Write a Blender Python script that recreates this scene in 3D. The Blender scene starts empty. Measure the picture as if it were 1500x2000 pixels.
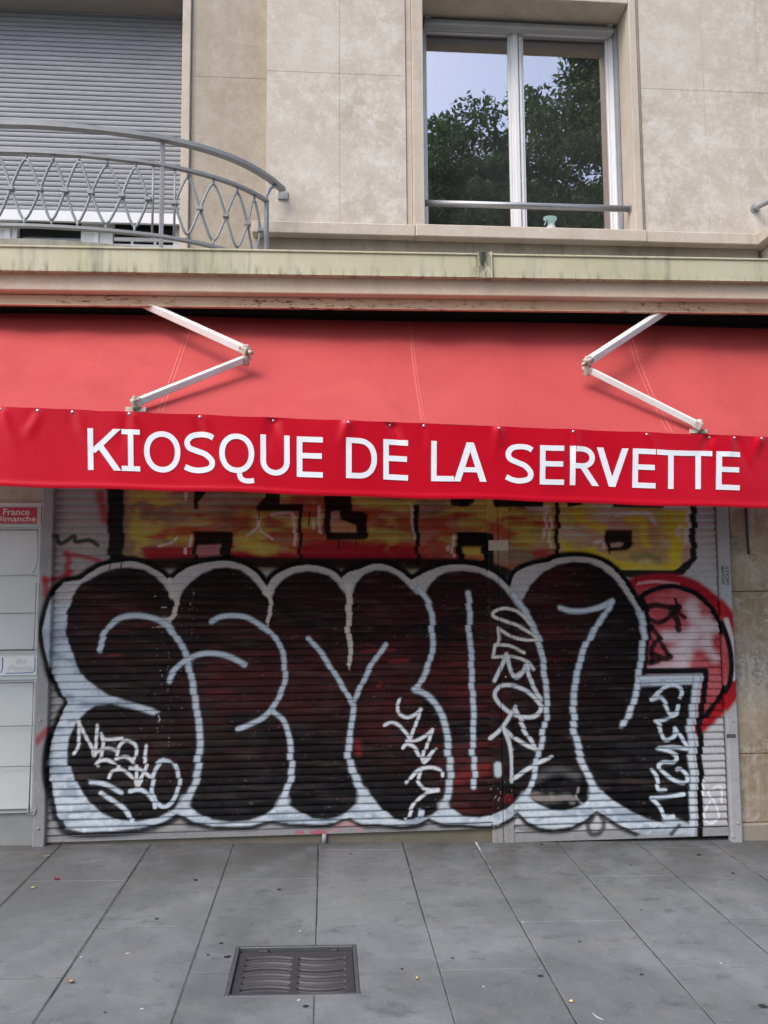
import bpy, bmesh, math, random
import numpy as np
from mathutils import Vector, Matrix
random.seed(7); rng = np.random.default_rng(11)
PI = math.pi
sc = bpy.context.scene
COL = sc.collection

# ------------------------------------------------------------------ camera (solved from the wall's lines)
FPX = 1531.96; YAW = 0.0744362; PITCH = 0.0833614; ROLL = -0.0071522
CAM = Vector((0.0, -4.9, 1.65))
def cam_axes():
    cy, sy, cp, sp = math.cos(YAW), math.sin(YAW), math.cos(PITCH), math.sin(PITCH)
    f = Vector((sy*cp, cy*cp, sp)); r = Vector((cy, -sy, 0)); u = r.cross(f)
    cr, sr = math.cos(ROLL), math.sin(ROLL)
    return cr*r + sr*u, -sr*r + cr*u, f
RT, UP, FW = cam_axes()
def ray(x, y): return RT*((x-750)/FPX) - UP*((y-1000)/FPX) + FW
def at(x, y, Y=0.0):                      # survey: sight line met with the vertical plane at depth Y
    d = ray(x, y); return CAM + d*((Y-CAM.y)/d.y)
def atz(x, y, z):
    d = ray(x, y); return CAM + d*((z-CAM.z)/d.z)
G0, GK = 0.0545, -0.0254                   # the pavement falls gently to the right
def gz(x): return G0 + GK*x
def atg(x, y, h=0.0):
    d = ray(x, y); return CAM + d*((G0+h+GK*CAM.x-CAM.z)/(d.z-GK*d.x))

# ------------------------------------------------------------------ materials
def lin(c):
    return tuple((v/12.92 if v <= .04045 else ((v+.055)/1.055)**2.4) for v in c)
class NT:
    def __init__(s, name, rough=.6, spec=.3, metal=0.0):
        s.m = bpy.data.materials.new(name); s.m.use_nodes = True
        s.t = s.m.node_tree; s.n = s.t.nodes; s.b = s.n['Principled BSDF']
        s.b.inputs['Roughness'].default_value = rough; s.b.inputs['Metallic'].default_value = metal
        s.b.inputs['Specular IOR Level'].default_value = spec
        s.out = s.n['Material Output']; s.co = None
    def N(s, typ, **kw):
        n = s.n.new(typ)
        for k, v in kw.items():
            if k in n.inputs: n.inputs[k].default_value = v
            else: setattr(n, k, v)
        return n
    def L(s, a, b): s.t.links.new(a, b)
    def coord(s, scale=(1, 1, 1)):
        if s.co is None: s.co = s.N('ShaderNodeNewGeometry').outputs['Position']   # world space: things stay where they stand
        mp = s.N('ShaderNodeMapping'); mp.inputs['Scale'].default_value = scale
        s.L(s.co, mp.inputs['Vector']); return mp.outputs['Vector']
    def noise(s, scale, detail=6, rough=.6, stretch=(1, 1, 1), dist=0.0):
        n = s.N('ShaderNodeTexNoise', Scale=scale, Detail=detail, Roughness=rough, Distortion=dist)
        s.L(s.coord(stretch), n.inputs['Vector']); return n.outputs['Fac']
    def ramp(s, fac, stops):
        r = s.N('ShaderNodeValToRGB'); e = r.color_ramp.elements
        while len(e) < len(stops): e.new(.5)
        for i, (p, c) in enumerate(stops):
            e[i].position = p; e[i].color = (c, c, c, 1) if isinstance(c, (int, float)) else (*c, 1)
        s.L(fac, r.inputs['Fac']); return r.outputs['Color']
    def mix(s, fac, a, b, mode='MIX'):
        n = s.N('ShaderNodeMix', data_type='RGBA', blend_type=mode)
        for v, i in ((fac, 0), (a, 6), (b, 7)):
            if hasattr(v, 'default_value') or hasattr(v, 'links'): s.L(v, n.inputs[i])
            elif isinstance(v, (int, float)) and i == 0: n.inputs[0].default_value = v
            else: n.inputs[i].default_value = (*v, 1) if not isinstance(v, (int, float)) else (v, v, v, 1)
        return n.outputs[2]
    def bump(s, fac, strength=.3, dist=.01, prev=None):
        b = s.N('ShaderNodeBump', Strength=strength, Distance=dist); s.L(fac, b.inputs['Height'])
        if prev is not None: s.L(prev, b.inputs['Normal'])
        s.L(b.outputs['Normal'], s.b.inputs['Normal']); return b.outputs['Normal']
    def base(s, c):
        if hasattr(c, 'links'): s.L(c, s.b.inputs['Base Color'])
        else: s.b.inputs['Base Color'].default_value = (*c, 1)
        return s.m

def stone(name, tint, dark, light, vein=.5, streak=0.0):
    k = NT(name, .8, .2)
    big = k.noise(1.7, 7, .66, dist=.2); mid = k.noise(7.5, 12, .78, dist=.15); mid2 = k.noise(17, 10, .78, (1.3, 1, .8), .1); fine = k.noise(75, 5, .7)
    isl = k.N('ShaderNodeNewGeometry').outputs['Random Per Island']
    c = k.mix(k.ramp(big, [(.36, 0), (.64, 1)]), dark, tint)
    c = k.mix(k.ramp(mid, [(.46, 0), (.65, vein)]), c, light)
    c = k.mix(k.ramp(mid, [(.22, .6), (.47, 0)]), c, dark)
    c = k.mix(k.ramp(mid2, [(.54, 0), (.66, vein*.8)]), c, light)
    c = k.mix(k.ramp(isl, [(0, .0), (1, .5)]), c, tint)
    pit = k.noise(30, 8, .75, (1, 1, 1.3), .6)
    c = k.mix(k.ramp(pit, [(.29, .85), (.355, 0)]), c, tuple(v*.5 for v in dark))
    c = k.mix(k.ramp(fine, [(.3, .22), (.6, 0)]), c, tuple(v*.6 for v in dark))
    if streak:
        st = k.noise(3.2, 6, .6, (3, 3, .22))
        c = k.mix(k.ramp(st, [(.52, 0), (.75, streak)]), c, tuple(v*.5 for v in dark))
    nb = k.bump(pit, .2, .004); k.bump(fine, .2, .002, nb)
    return k.base(c)

M = {}
M['stone'] = stone('pale travertine', (.53, .48, .415), (.42, .365, .295), (.68, .65, .605), .8)
M['stone_warm'] = stone('tan travertine', (.40, .345, .275), (.285, .235, .175), (.52, .47, .40), .7)
M['stone_trim'] = stone('travertine trim', (.53, .465, .385), (.41, .345, .275), (.64, .595, .53), .55, .25)
M['stone_base'] = stone('streaked lower travertine', (.33, .29, .235), (.25, .21, .16), (.42, .39, .34), .4, .55)
M['stucco'] = stone('beige stucco fascia', (.64, .51, .385), (.53, .41, .30), (.72, .63, .52), .5, .2)

def pier():
    k = NT('weathered pier stone', .85, .15)
    big = k.noise(1.9, 6, .65, dist=.8); mid = k.noise(9, 10, .7, dist=1.2); fine = k.noise(70, 5, .7)
    pos = k.N('ShaderNodeSeparateXYZ'); k.L(k.co, pos.inputs[0])
    c = k.mix(k.ramp(big, [(.40, 0), (.60, 1)]), (.27, .205, .13), (.42, .35, .26))
    c = k.mix(k.ramp(mid, [(.5, 0), (.64, .7)]), c, (.52, .48, .42))
    # patch of exposed aggregate about a metre up
    z = k.N('ShaderNodeMapRange'); z.inputs[1].default_value = .75; z.inputs[2].default_value = .98; k.L(pos.outputs[2], z.inputs[0])
    z2 = k.N('ShaderNodeMapRange'); z2.inputs[1].default_value = 1.3; z2.inputs[2].default_value = 1.12; k.L(pos.outputs[2], z2.inputs[0])
    mm = k.N('ShaderNodeMath', operation='MULTIPLY'); k.L(z.outputs[0], mm.inputs[0]); k.L(z2.outputs[0], mm.inputs[1])
    m2 = k.N('ShaderNodeMath', operation='MULTIPLY'); k.L(mm.outputs[0], m2.inputs[0]); k.L(k.ramp(mid, [(.38, 0), (.55, 1)]), m2.inputs[1])
    agg = k.mix(k.ramp(k.noise(38, 8, .7), [(.35, 0), (.65, 1)]), (.16, .145, .12), (.47, .45, .40))
    c = k.mix(m2.outputs[0], c, agg)
    c = k.mix(k.ramp(fine, [(.3, .35), (.6, 0)]), c, (.13, .10, .07))
    c = k.mix(k.ramp(k.noise(17, 9, .75), [(.27, .9), (.34, 0)]), c, (.10, .08, .06))
    st = k.noise(4.5, 6, .6, (3, 3, .25)); c = k.mix(k.ramp(st, [(.52, 0), (.75, .45)]), c, (.55, .50, .43))
    nb = k.bump(mid, .35, .006); k.bump(fine, .4, .003, nb)
    return k.base(c)
M['pier'] = pier()

def paving():
    k = NT('grey paving slab', .75, .3)
    isl = k.N('ShaderNodeNewGeometry').outputs['Random Per Island']
    big = k.noise(.9, 7, .62, dist=.2); mid = k.noise(4.5, 10, .72, dist=.1); fine = k.noise(170, 4, .8); sp = k.noise(80, 6, .75)
    c = k.mix(k.ramp(isl, [(0, 0), (1, 1)]), (.143, .156, .157), (.170, .182, .182))
    c = k.mix(k.ramp(mid, [(.42, 0), (.64, .8)]), c, (.215, .226, .232))
    c = k.mix(k.ramp(big, [(.38, .65), (.54, 0)]), c, (.088, .092, .093))
    c = k.mix(k.ramp(k.noise(2.6, 9, .72, (1, 1.8, 1), .2), [(.54, 0), (.68, .5)]), c, (.19, .178, .155))
    c = k.mix(k.ramp(k.noise(7, 9, .75, (1, 1.5, 1), .2), [(.35, .6), (.46, 0)]), c, (.075, .077, .078))
    c = k.mix(k.ramp(k.noise(14, 8, .75, (3, .5, 1), .1), [(.60, 0), (.74, .35)]), c, (.26, .27, .275))
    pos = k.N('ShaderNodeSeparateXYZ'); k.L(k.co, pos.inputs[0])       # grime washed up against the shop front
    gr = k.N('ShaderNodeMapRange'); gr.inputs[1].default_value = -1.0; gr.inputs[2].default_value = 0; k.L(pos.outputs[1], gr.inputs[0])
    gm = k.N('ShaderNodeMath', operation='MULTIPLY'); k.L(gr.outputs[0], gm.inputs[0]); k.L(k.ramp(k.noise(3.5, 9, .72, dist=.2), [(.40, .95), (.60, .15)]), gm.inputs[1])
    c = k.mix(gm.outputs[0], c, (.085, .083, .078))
    c = k.mix(k.ramp(fine, [(.25, .45), (.55, 0)]), c, (.07, .072, .073))
    c = k.mix(k.ramp(sp, [(.62, 0), (.74, .5)]), c, (.29, .30, .31))
    # trodden gum spots
    v = k.N('ShaderNodeTexVoronoi', Scale=1.55, Randomness=1.0); k.L(k.coord((1, 1.6, 1)), v.inputs['Vector'])
    w = k.N('ShaderNodeMath', operation='ADD'); k.L(v.outputs['Distance'], w.inputs[0])
    w2 = k.N('ShaderNodeMath', operation='MULTIPLY'); k.L(k.noise(22, 3, .5), w2.inputs[0]); w2.inputs[1].default_value = .03
    k.L(w2.outputs[0], w.inputs[1])
    c = k.mix(k.ramp(w.outputs[0], [(.028, .6), (.034, 0)]), c, (.045, .045, .047))
    nb = k.bump(fine, .35, .002); k.bump(mid, .15, .004, nb)
    return k.base(c)
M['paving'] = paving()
def plain(name, col, rough=.6, spec=.3, metal=0.0, amt=.25, scale=9, stretch=(1, 1, 1), dark=None, bump=0.0):
    k = NT(name, rough, spec, metal)
    n = k.noise(scale, 7, .65, stretch, .5)
    c = k.mix(k.ramp(n, [(.35, amt), (.65, 0)]), col, dark or tuple(v*.55 for v in col))
    if bump: k.bump(k.noise(scale*9, 4, .6), bump, .002)
    return k.base(c)
M['joint'] = plain('sandy joint', (.11, .112, .108), .95, .1, amt=.9, scale=9, dark=(.028, .027, .026))
M['asphalt'] = plain('asphalt', (.055, .055, .057), .9, .2, amt=.5, scale=3, bump=.3)
M['kerb'] = plain('granite kerb', (.30, .30, .29), .8, .2, amt=.4, scale=14)
M['rail'] = plain('grey painted iron', (.295, .303, .312), .45, .4, amt=.35, scale=7, dark=(.14, .14, .145), bump=.15)
M['tube'] = plain('brushed steel tube', (.33, .34, .355), .35, .5, .5, amt=.2, scale=6)
M['slat_pvc'] = plain('grey shutter slats', (.275, .283, .305), .5, .3, amt=.35, scale=3.5, stretch=(1, 1, 4), dark=(.15, .155, .175))
M['white'] = plain('white frame paint', (.70, .71, .72), .4, .4, amt=.2, scale=4, dark=(.50, .50, .50))
M['white_dim'] = plain('grey frame paint', (.40, .41, .42), .45, .4, amt=.2, scale=5)
M['dark'] = plain('dark interior', (.02, .02, .022), .9, .1, amt=.3)
M['room'] = plain('dim room walls', (.06, .058, .055), .9, .1, amt=.3, scale=1.5)
M['concrete'] = plain('lichened concrete', (.36, .345, .31), .9, .1, amt=.6, scale=16, dark=(.20, .18, .10), bump=.4)
M['galv'] = plain('grey painted steel guide', (.33, .335, .345), .5, .35, amt=.3, scale=6, stretch=(1, 1, .4), bump=.1)
M['rack'] = plain('pale enamel sheet', (.49, .525, .51), .45, .4, amt=.4, scale=2.2, dark=(.41, .435, .425))
M['rack_edge'] = plain('grey rack steel', (.25, .265, .262), .45, .4, amt=.3, scale=7)
M['plate'] = plain('white enamel plate', (.62, .63, .64), .4, .4, amt=.25, scale=8, dark=(.5, .49, .46))
M['plate_old'] = plain('yellowed enamel plate', (.46, .43, .36), .45, .4, amt=.3, scale=12)
M['sign_red'] = plain('faded magenta red print', (.40, .035, .07), .5, .3, amt=.35, scale=12, dark=(.30, .02, .045))
M['sign_text'] = plain('cream print', (.60, .52, .46), .5, .3, amt=.3, scale=30)
M['blue'] = plain('blue print', (.03, .10, .34), .4, .4, amt=.2)
M['wire'] = plain('grey wire', (.30, .305, .29), .4, .5, .3, amt=.3)
M['letter'] = plain('white vinyl lettering', (.80, .81, .84), .4, .4, amt=.1, scale=5)
M['stud'] = plain('bright rivet', (.62, .62, .62), .25, .6, .8, amt=.2, scale=40)
M['ink'] = plain('black marker ink', (.03, .03, .032), .6, .2, amt=.2)
M['iron'] = plain('cast iron', (.062, .062, .066), .55, .45, .3, amt=.6, scale=26, dark=(.045, .042, .042), bump=.5)
M['iron_edge'] = plain('worn iron edge', (.12, .124, .128), .5, .4, .4, amt=.5, scale=30, bump=.3)
M['key'] = plain('dusty grey plastic', (.27, .255, .21), .6, .3, amt=.4, scale=20)
M['cable'] = plain('brown cable', (.055, .045, .038), .6, .3, amt=.3)
M['mint'] = plain('mint plastic', (.42, .62, .58), .35, .4, amt=.1)
M['bottle'] = plain('pale bottle plastic', (.55, .60, .60), .3, .4, amt=.1)
M['soffit'] = plain('soffit paint', (.30, .275, .24), .8, .2, amt=.35, scale=3)
M['bark'] = plain('bark', (.10, .085, .065), .95, .1, amt=.6, scale=8, stretch=(1, 1, .3), bump=.6)
M['render'] = plain('pale facade render', (.52, .47, .40), .85, .2, amt=.25, scale=1.2)
M['tile'] = plain('slate roof', (.12, .11, .11), .8, .2, amt=.4, scale=3)
M['dry_leaf'] = plain('dry tan leaf', (.33, .25, .13), .8, .2, amt=.5, scale=60)
M['yellow'] = plain('pale yellow petal', (.62, .52, .22), .7, .2, amt=.3, scale=90)
M['redpetal'] = plain('crimson petal', (.35, .02, .06), .6, .2, amt=.3, scale=90)
M['butt'] = plain('cigarette filter', (.62, .34, .12), .8, .2, amt=.3, scale=90)
M['paper'] = plain('white paper scrap', (.50, .50, .49), .8, .2, amt=.2, scale=90)
M['tar'] = plain('dark trodden gum', (.03, .03, .032), .7, .2, amt=.3, scale=60)

def gutter():
    k = NT('pale green painted gutter', .5, .35)
    n = k.noise(3.0, 6, .6); st = k.noise(9, 7, .7, (1, 1, .09)); sm = k.noise(22, 6, .7, (1, 1, .12))
    pos = k.N('ShaderNodeSeparateXYZ'); k.L(k.co, pos.inputs[0])
    c = k.mix(k.ramp(n, [(.35, 0), (.7, 1)]), (.44, .42, .275), (.52, .49, .35))
    c = k.mix(k.ramp(st, [(.53, 0), (.70, .7)]), c, (.19, .21, .16))
    zb = k.N('ShaderNodeMapRange'); zb.inputs[1].default_value = 3.45; zb.inputs[2].default_value = 3.39; k.L(pos.outputs[2], zb.inputs[0])
    mm = k.N('ShaderNodeMath', operation='MULTIPLY'); k.L(zb.outputs[0], mm.inputs[0]); k.L(k.ramp(sm, [(.5, 0), (.62, .8)]), mm.inputs[1])
    c = k.mix(mm.outputs[0], c, (.13, .14, .10))
    # black mould where the joint sleeve leaks
    dx = k.N('ShaderNodeMath', operation='SUBTRACT'); k.L(pos.outputs[0], dx.inputs[0]); dx.inputs[1].default_value = at(944, 520, -.5).x
    ab = k.N('ShaderNodeMath', operation='ABSOLUTE'); k.L(dx.outputs[0], ab.inputs[0])
    mr = k.N('ShaderNodeMapRange'); mr.inputs[1].default_value = .075; mr.inputs[2].default_value = .01; k.L(ab.outputs[0], mr.inputs[0])
    m3 = k.N('ShaderNodeMath', operation='MULTIPLY'); k.L(mr.outputs[0], m3.inputs[0]); k.L(k.ramp(k.noise(20, 6, .7, (1.2, 1, .3)), [(.44, 0), (.55, 1)]), m3.inputs[1])
    c = k.mix(m3.outputs[0], c, (.035, .04, .03))
    return k.base(c)
M['gutter'] = gutter()
def fascia():
    k = NT('flaking beige fascia paint', .6, .3)
    c = k.mix(k.ramp(k.noise(4, 6, .6), [(.35, 0), (.65, 1)]), (.58, .40, .27), (.64, .46, .32))
    r = k.noise(30, 9, .75, (.55, 1, 1.6)); big = k.noise(1.6, 4, .6)
    mm = k.N('ShaderNodeMath', operation='MULTIPLY'); k.L(k.ramp(r, [(.53, 0), (.58, 1)]), mm.inputs[0]); k.L(k.ramp(big, [(.40, 0), (.62, 1)]), mm.inputs[1])
    c = k.mix(mm.outputs[0], c, (.10, .03, .014)); k.bump(mm.outputs[0], .4, .003)
    return k.base(c)
M['fascia'] = fascia()
def armpaint():
    k = NT('chipped white arm paint', .4, .4)
    c = k.mix(k.ramp(k.noise(9, 5, .6), [(.35, 0), (.65, 1)]), (.66, .62, .57), (.76, .74, .71))
    c = k.mix(k.ramp(k.noise(55, 8, .75), [(.66, 0), (.72, .8)]), c, (.25, .13, .07))
    return k.base(c)
M['arm'] = armpaint()
def armjoint():
    k = NT('rust stained casting', .5, .4)
    c = k.mix(k.ramp(k.noise(28, 7, .7), [(.42, 0), (.62, .85)]), (.62, .56, .48), (.22, .12, .06))
    return k.base(c)
M['joint_cast'] = armjoint()
def fabric():
    k = NT('sun faded red awning cloth', .85, .15)
    c = k.mix(k.ramp(k.noise(1.3, 5, .6, dist=.5), [(.3, 0), (.7, 1)]), (.50, .070, .072), (.57, .098, .092))
    c = k.mix(k.ramp(k.noise(3.2, 6, .65, (1, 1, .35)), [(.55, 0), (.75, .3)]), c, (.44, .065, .07))
    c = k.mix(k.ramp(k.noise(34, 4, .6, (1, 1, .7), .3), [(.745, 0), (.765, .75)]), c, (.80, .56, .50))
    c = k.mix(k.ramp(k.noise(2.2, 7, .7, (1, 1, .3), .2), [(.34, .4), (.48, 0)]), c, (.40, .06, .065))
    c = k.mix(k.ramp(k.noise(23, 5, .7), [(.255, .8), (.27, 0)]), c, (.20, .02, .02))
    k.base(c); wv = k.noise(260, 2, .5); k.bump(wv, .08, .001)
    tr = k.N('ShaderNodeBsdfTranslucent'); k.L(c, tr.inputs['Color'])
    mx = k.N('ShaderNodeMixShader'); mx.inputs[0].default_value = .22
    k.L(k.b.outputs[0], mx.inputs[1]); k.L(tr.outputs[0], mx.inputs[2]); k.L(mx.outputs[0], k.out.inputs[0])
    return k.m
M['fabric'] = fabric()
def valmat():
    k = NT('crimson banner vinyl', .38, .22)
    c = k.mix(k.ramp(k.noise(1.7, 5, .6), [(.35, 0), (.7, 1)]), (.46, .0018, .014), (.53, .003, .019))
    return k.base(c)
M['valance'] = valmat()
def paintmat():
    k = NT('sprayed shutter paint', .5, .10)
    a = k.N('ShaderNodeVertexColor', layer_name='paint'); c = a.outputs['Color']
    n = k.noise(55, 6, .75); g = k.noise(3, 6, .65, (1, 1, .5))
    c = k.mix(1.0, c, k.ramp(n, [(.3, .72), (.5, 1)]), 'MULTIPLY')
    c = k.mix(1.0, c, k.ramp(g, [(.4, 1), (.8, .78)]), 'MULTIPLY')
    k.L(k.ramp(g, [(.3, .42), (.7, .62)]), k.b.inputs['Roughness'])
    return k.base(c)
M['graffiti'] = paintmat()
def glass(name, refl=.42, tint=(1.0, .93, .93)):
    m = bpy.data.materials.new(name); m.use_nodes = True; t = m.node_tree; n = t.nodes; n.remove(n['Principled BSDF'])
    g = n.new('ShaderNodeBsdfGlossy'); g.inputs['Roughness'].default_value = 0.0; g.inputs['Color'].default_value = (*tint, 1)
    tr = n.new('ShaderNodeBsdfTransparent'); tr.inputs['Color'].default_value = (.55, .58, .57, 1)
    nz = n.new('ShaderNodeTexNoise'); nz.inputs['Scale'].default_value = 2.2; nz.inputs['Detail'].default_value = 1; gp = n.new('ShaderNodeNewGeometry'); t.links.new(gp.outputs['Position'], nz.inputs['Vector'])
    bp = n.new('ShaderNodeBump'); bp.inputs['Strength'].default_value = .05; bp.inputs['Distance'].default_value = .02; t.links.new(nz.outputs['Fac'], bp.inputs['Height']); t.links.new(bp.outputs['Normal'], g.inputs['Normal'])
    fr = n.new('ShaderNodeFresnel'); fr.inputs['IOR'].default_value = 1.5
    ad = n.new('ShaderNodeMath'); ad.operation = 'ADD'; ad.inputs[1].default_value = refl-.04; ad.use_clamp = True
    mx = n.new('ShaderNodeMixShader'); t.links.new(fr.outputs[0], ad.inputs[0]); t.links.new(ad.outputs[0], mx.inputs[0])
    t.links.new(tr.outputs[0], mx.inputs[1]); t.links.new(g.outputs[0], mx.inputs[2]); du = n.new('ShaderNodeBsdfDiffuse'); du.inputs['Color'].default_value = (.55, .56, .54, 1); m2 = n.new('ShaderNodeMixShader'); m2.inputs[0].default_value = .035
    t.links.new(mx.outputs[0], m2.inputs[1]); t.links.new(du.outputs[0], m2.inputs[2]); t.links.new(m2.outputs[0], n['Material Output'].inputs[0])
    return m
M['glass'] = glass('coated window glass')
def leafmat(name, a, b):
    k = NT(name, .5, .3)
    isl = k.N('ShaderNodeNewGeometry').outputs['Random Per Island']
    c = k.mix(isl, a, b); k.base(c)
    tr = k.N('ShaderNodeBsdfTranslucent'); k.L(c, tr.inputs['Color'])
    mx = k.N('ShaderNodeMixShader'); mx.inputs[0].default_value = .3
    k.L(k.b.outputs[0], mx.inputs[1]); k.L(tr.outputs[0], mx.inputs[2]); k.L(mx.outputs[0], k.out.inputs[0])
    return k.m
M['leaf'] = leafmat('green foliage', (.065, .115, .05), (.12, .19, .075))

# ------------------------------------------------------------------ mesh helpers
class MB:
    def __init__(s): s.v = []; s.f = []; s.mi = []; s.smooth = []
    def add(s, vs, fs, mi=0, smooth=False):
        o = len(s.v); s.v += [tuple(v) for v in vs]
        for f in fs: s.f.append(tuple(i+o for i in f)); s.mi.append(mi); s.smooth.append(smooth)
    def box(s, x0, x1, y0, y1, z0, z1, bev=0.0, mi=0):
        if x0 > x1: x0, x1 = x1, x0
        if y0 > y1: y0, y1 = y1, y0
        if z0 > z1: z0, z1 = z1, z0
        s.obox(Vector(((x0+x1)/2, (y0+y1)/2, (z0+z1)/2)), Vector((1, 0, 0)), Vector((0, 1, 0)), Vector((0, 0, 1)), (x1-x0)/2, (y1-y0)/2, (z1-z0)/2, bev, mi)
    def obox(s, c, ax, ay, az, hx, hy, hz, bev=0.0, mi=0):
        b = min(bev, hx*.45, hy*.45, hz*.45)
        P = lambda x, y, z: c+ax*x+ay*y+az*z
        if b <= 0:
            vs = [P(x*hx, y*hy, z*hz) for x in (-1, 1) for y in (-1, 1) for z in (-1, 1)]
            s.add(vs, [(0, 1, 3, 2), (4, 6, 7, 5), (0, 4, 5, 1), (2, 3, 7, 6), (0, 2, 6, 4), (1, 5, 7, 3)], mi); return
        vs = []; idx = {}
        for x in (-1, 1):
            for y in (-1, 1):
                for z in (-1, 1):
                    for a in range(3):
                        h = [hx, hy, hz]; q = [x*h[0], y*h[1], z*h[2]]
                        for j in range(3):
                            if j != a: q[j] -= (x, y, z)[j]*b
                        idx[(x, y, z, a)] = len(vs); vs.append(P(*q))
        fs = []
        S = (-1, 1)
        for x in S: fs.append([idx[(x, y, z, 0)] for y, z in ((-1, -1), (1, -1), (1, 1), (-1, 1))][::x])
        for y in S: fs.append([idx[(x, y, z, 1)] for x, z in ((-1, -1), (1, -1), (1, 1), (-1, 1))][::-y])
        for z in S: fs.append([idx[(x, y, z, 2)] for x, y in ((-1, -1), (1, -1), (1, 1), (-1, 1))][::z])
        for x in S:
            for y in S:
                fs.append([idx[(x, y, -1, 0)], idx[(x, y, -1, 1)], idx[(x, y, 1, 1)], idx[(x, y, 1, 0)]][::x*y])
        for x in S:
            for z in S:
                fs.append([idx[(x, -1, z, 0)], idx[(x, 1, z, 0)], idx[(x, 1, z, 2)], idx[(x, -1, z, 2)]][::x*z])
        for y in S:
            for z in S:
                fs.append([idx[(-1, y, z, 1)], idx[(-1, y, z, 2)], idx[(1, y, z, 2)], idx[(1, y, z, 1)]][::y*z])
        for x in S:
            for y in S:
                for z in S: fs.append([idx[(x, y, z, 0)], idx[(x, y, z, 1)], idx[(x, y, z, 2)]][::x*y*z])
        s.add(vs, fs, mi)
    def beam(s, a, b, up, hw, hh, bev=.002, mi=0):
        a, b = Vector(a), Vector(b); d = b-a; l = d.length; d.normalize()
        w = d.cross(Vector(up)).normalized(); u = w.cross(d)
        s.obox((a+b)/2, d, w, u, l/2, hw, hh, bev, mi)
    def tube(s, pts, r, n=10, mi=0, closed=False, caps=True, flat=None):
        pts = [Vector(p) for p in pts]; m = len(pts); rs = r if hasattr(r, '__len__') else [r]*m
        vs = []; up = Vector((0, 0, 1)); prevu = None
        for i, p in enumerate(pts):
            t = (pts[(i+1) % m]-pts[i-1]) if closed or 0 < i < m-1 else (pts[1]-pts[0] if i == 0 else pts[-1]-pts[-2])
            t.normalize()
            ref = prevu if prevu is not None else (up if abs(t.z) < .9 else Vector((0, 1, 0)))
            u = (ref-t*ref.dot(t)).normalized(); w = t.cross(u); prevu = u
            for k in range(n):
                a = 2*PI*k/n
                vs.append(p+(u*math.cos(a)+w*math.sin(a))*rs[i])
        fs = []
        for i in range(m if closed else m-1):
            j = (i+1) % m
            for k in range(n): fs.append((i*n+k, i*n+(k+1) % n, j*n+(k+1) % n, j*n+k))
        if caps and not closed: fs += [tuple(range(n))[::-1], tuple((m-1)*n+k for k in range(n))]
        s.add(vs, fs, mi, True)
    def ribbon(s, pts, wv, hw, hh, mi=0):      # flat bar swept along pts: width along wv(i), height along z
        vs = []; m = len(pts)
        for i, p in enumerate(pts):
            w = wv(i); p = Vector(p)
            for a, b in ((-1, -1), (1, -1), (1, 1), (-1, 1)): vs.append(p+w*(a*hw)+Vector((0, 0, b*hh)))
        fs = [(i*4+k, i*4+(k+1) % 4, (i+1)*4+(k+1) % 4, (i+1)*4+k) for i in range(m-1) for k in range(4)]
        fs += [(3, 2, 1, 0), tuple((m-1)*4+k for k in range(4))]
        s.add(vs, fs, mi)
    def disc(s, c, nrm, r, h, n=14, mi=0, dome=0.0):
        c, nrm = Vector(c), Vector(nrm).normalized()
        u = nrm.orthogonal().normalized(); w = nrm.cross(u)
        rings = [(r, 0), (r, h)] + ([(r*.75, h+dome*.6), (r*.35, h+dome*.95)] if dome else [])
        vs = [c+nrm*hh+(u*math.cos(2*PI*k/n)+w*math.sin(2*PI*k/n))*rr for rr, hh in rings for k in range(n)]
        fs = [(i*n+k, i*n+(k+1) % n, (i+1)*n+(k+1) % n, (i+1)*n+k) for i in range(len(rings)-1) for k in range(n)]
        fs += [tuple(range(n))[::-1], tuple((len(rings)-1)*n+k for k in range(n))]
        s.add(vs, fs, mi, bool(dome))
    def lathe(s, c, prof, n=18, mi=0):
        c = Vector(c)
        vs = [c+Vector((r*math.cos(2*PI*k/n), r*math.sin(2*PI*k/n), z)) for r, z in prof for k in range(n)]
        m = len(prof)
        fs = [(i*n+k, i*n+(k+1) % n, (i+1)*n+(k+1) % n, (i+1)*n+k) for i in range(m-1) for k in range(n)]
        fs += [tuple(range(n))[::-1], tuple((m-1)*n+k for k in range(n))]
        s.add(vs, fs, mi, True)
    def build(s, name, mats, parent=None, loc=None):
        me = bpy.data.meshes.new(name); me.from_pydata(s.v, [], s.f)
        for m in (mats if isinstance(mats, (list, tuple)) else [mats]): me.materials.append(m)
        me.polygons.foreach_set('material_index', s.mi); me.polygons.foreach_set('use_smooth', s.smooth); me.update()
        o = bpy.data.objects.new(name, me); COL.objects.link(o)
        if parent is not None: attach(o, parent)
        return o
def attach(o, p):
    o.parent = p; o.matrix_parent_inverse = Matrix.Translation(world_loc(p)).inverted()
def world_loc(o):
    return Vector(o.location)
def empty(name, loc=(0, 0, 0)):
    o = bpy.data.objects.new(name, None); o.location = loc; o.empty_display_size = .1; COL.objects.link(o); return o
def tag(o, label=None, cat=None, group=None, kind=None):
    for k, v in (('label', label), ('category', cat), ('group', group), ('kind', kind)):
        if v: o[k] = v
    return o

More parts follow.
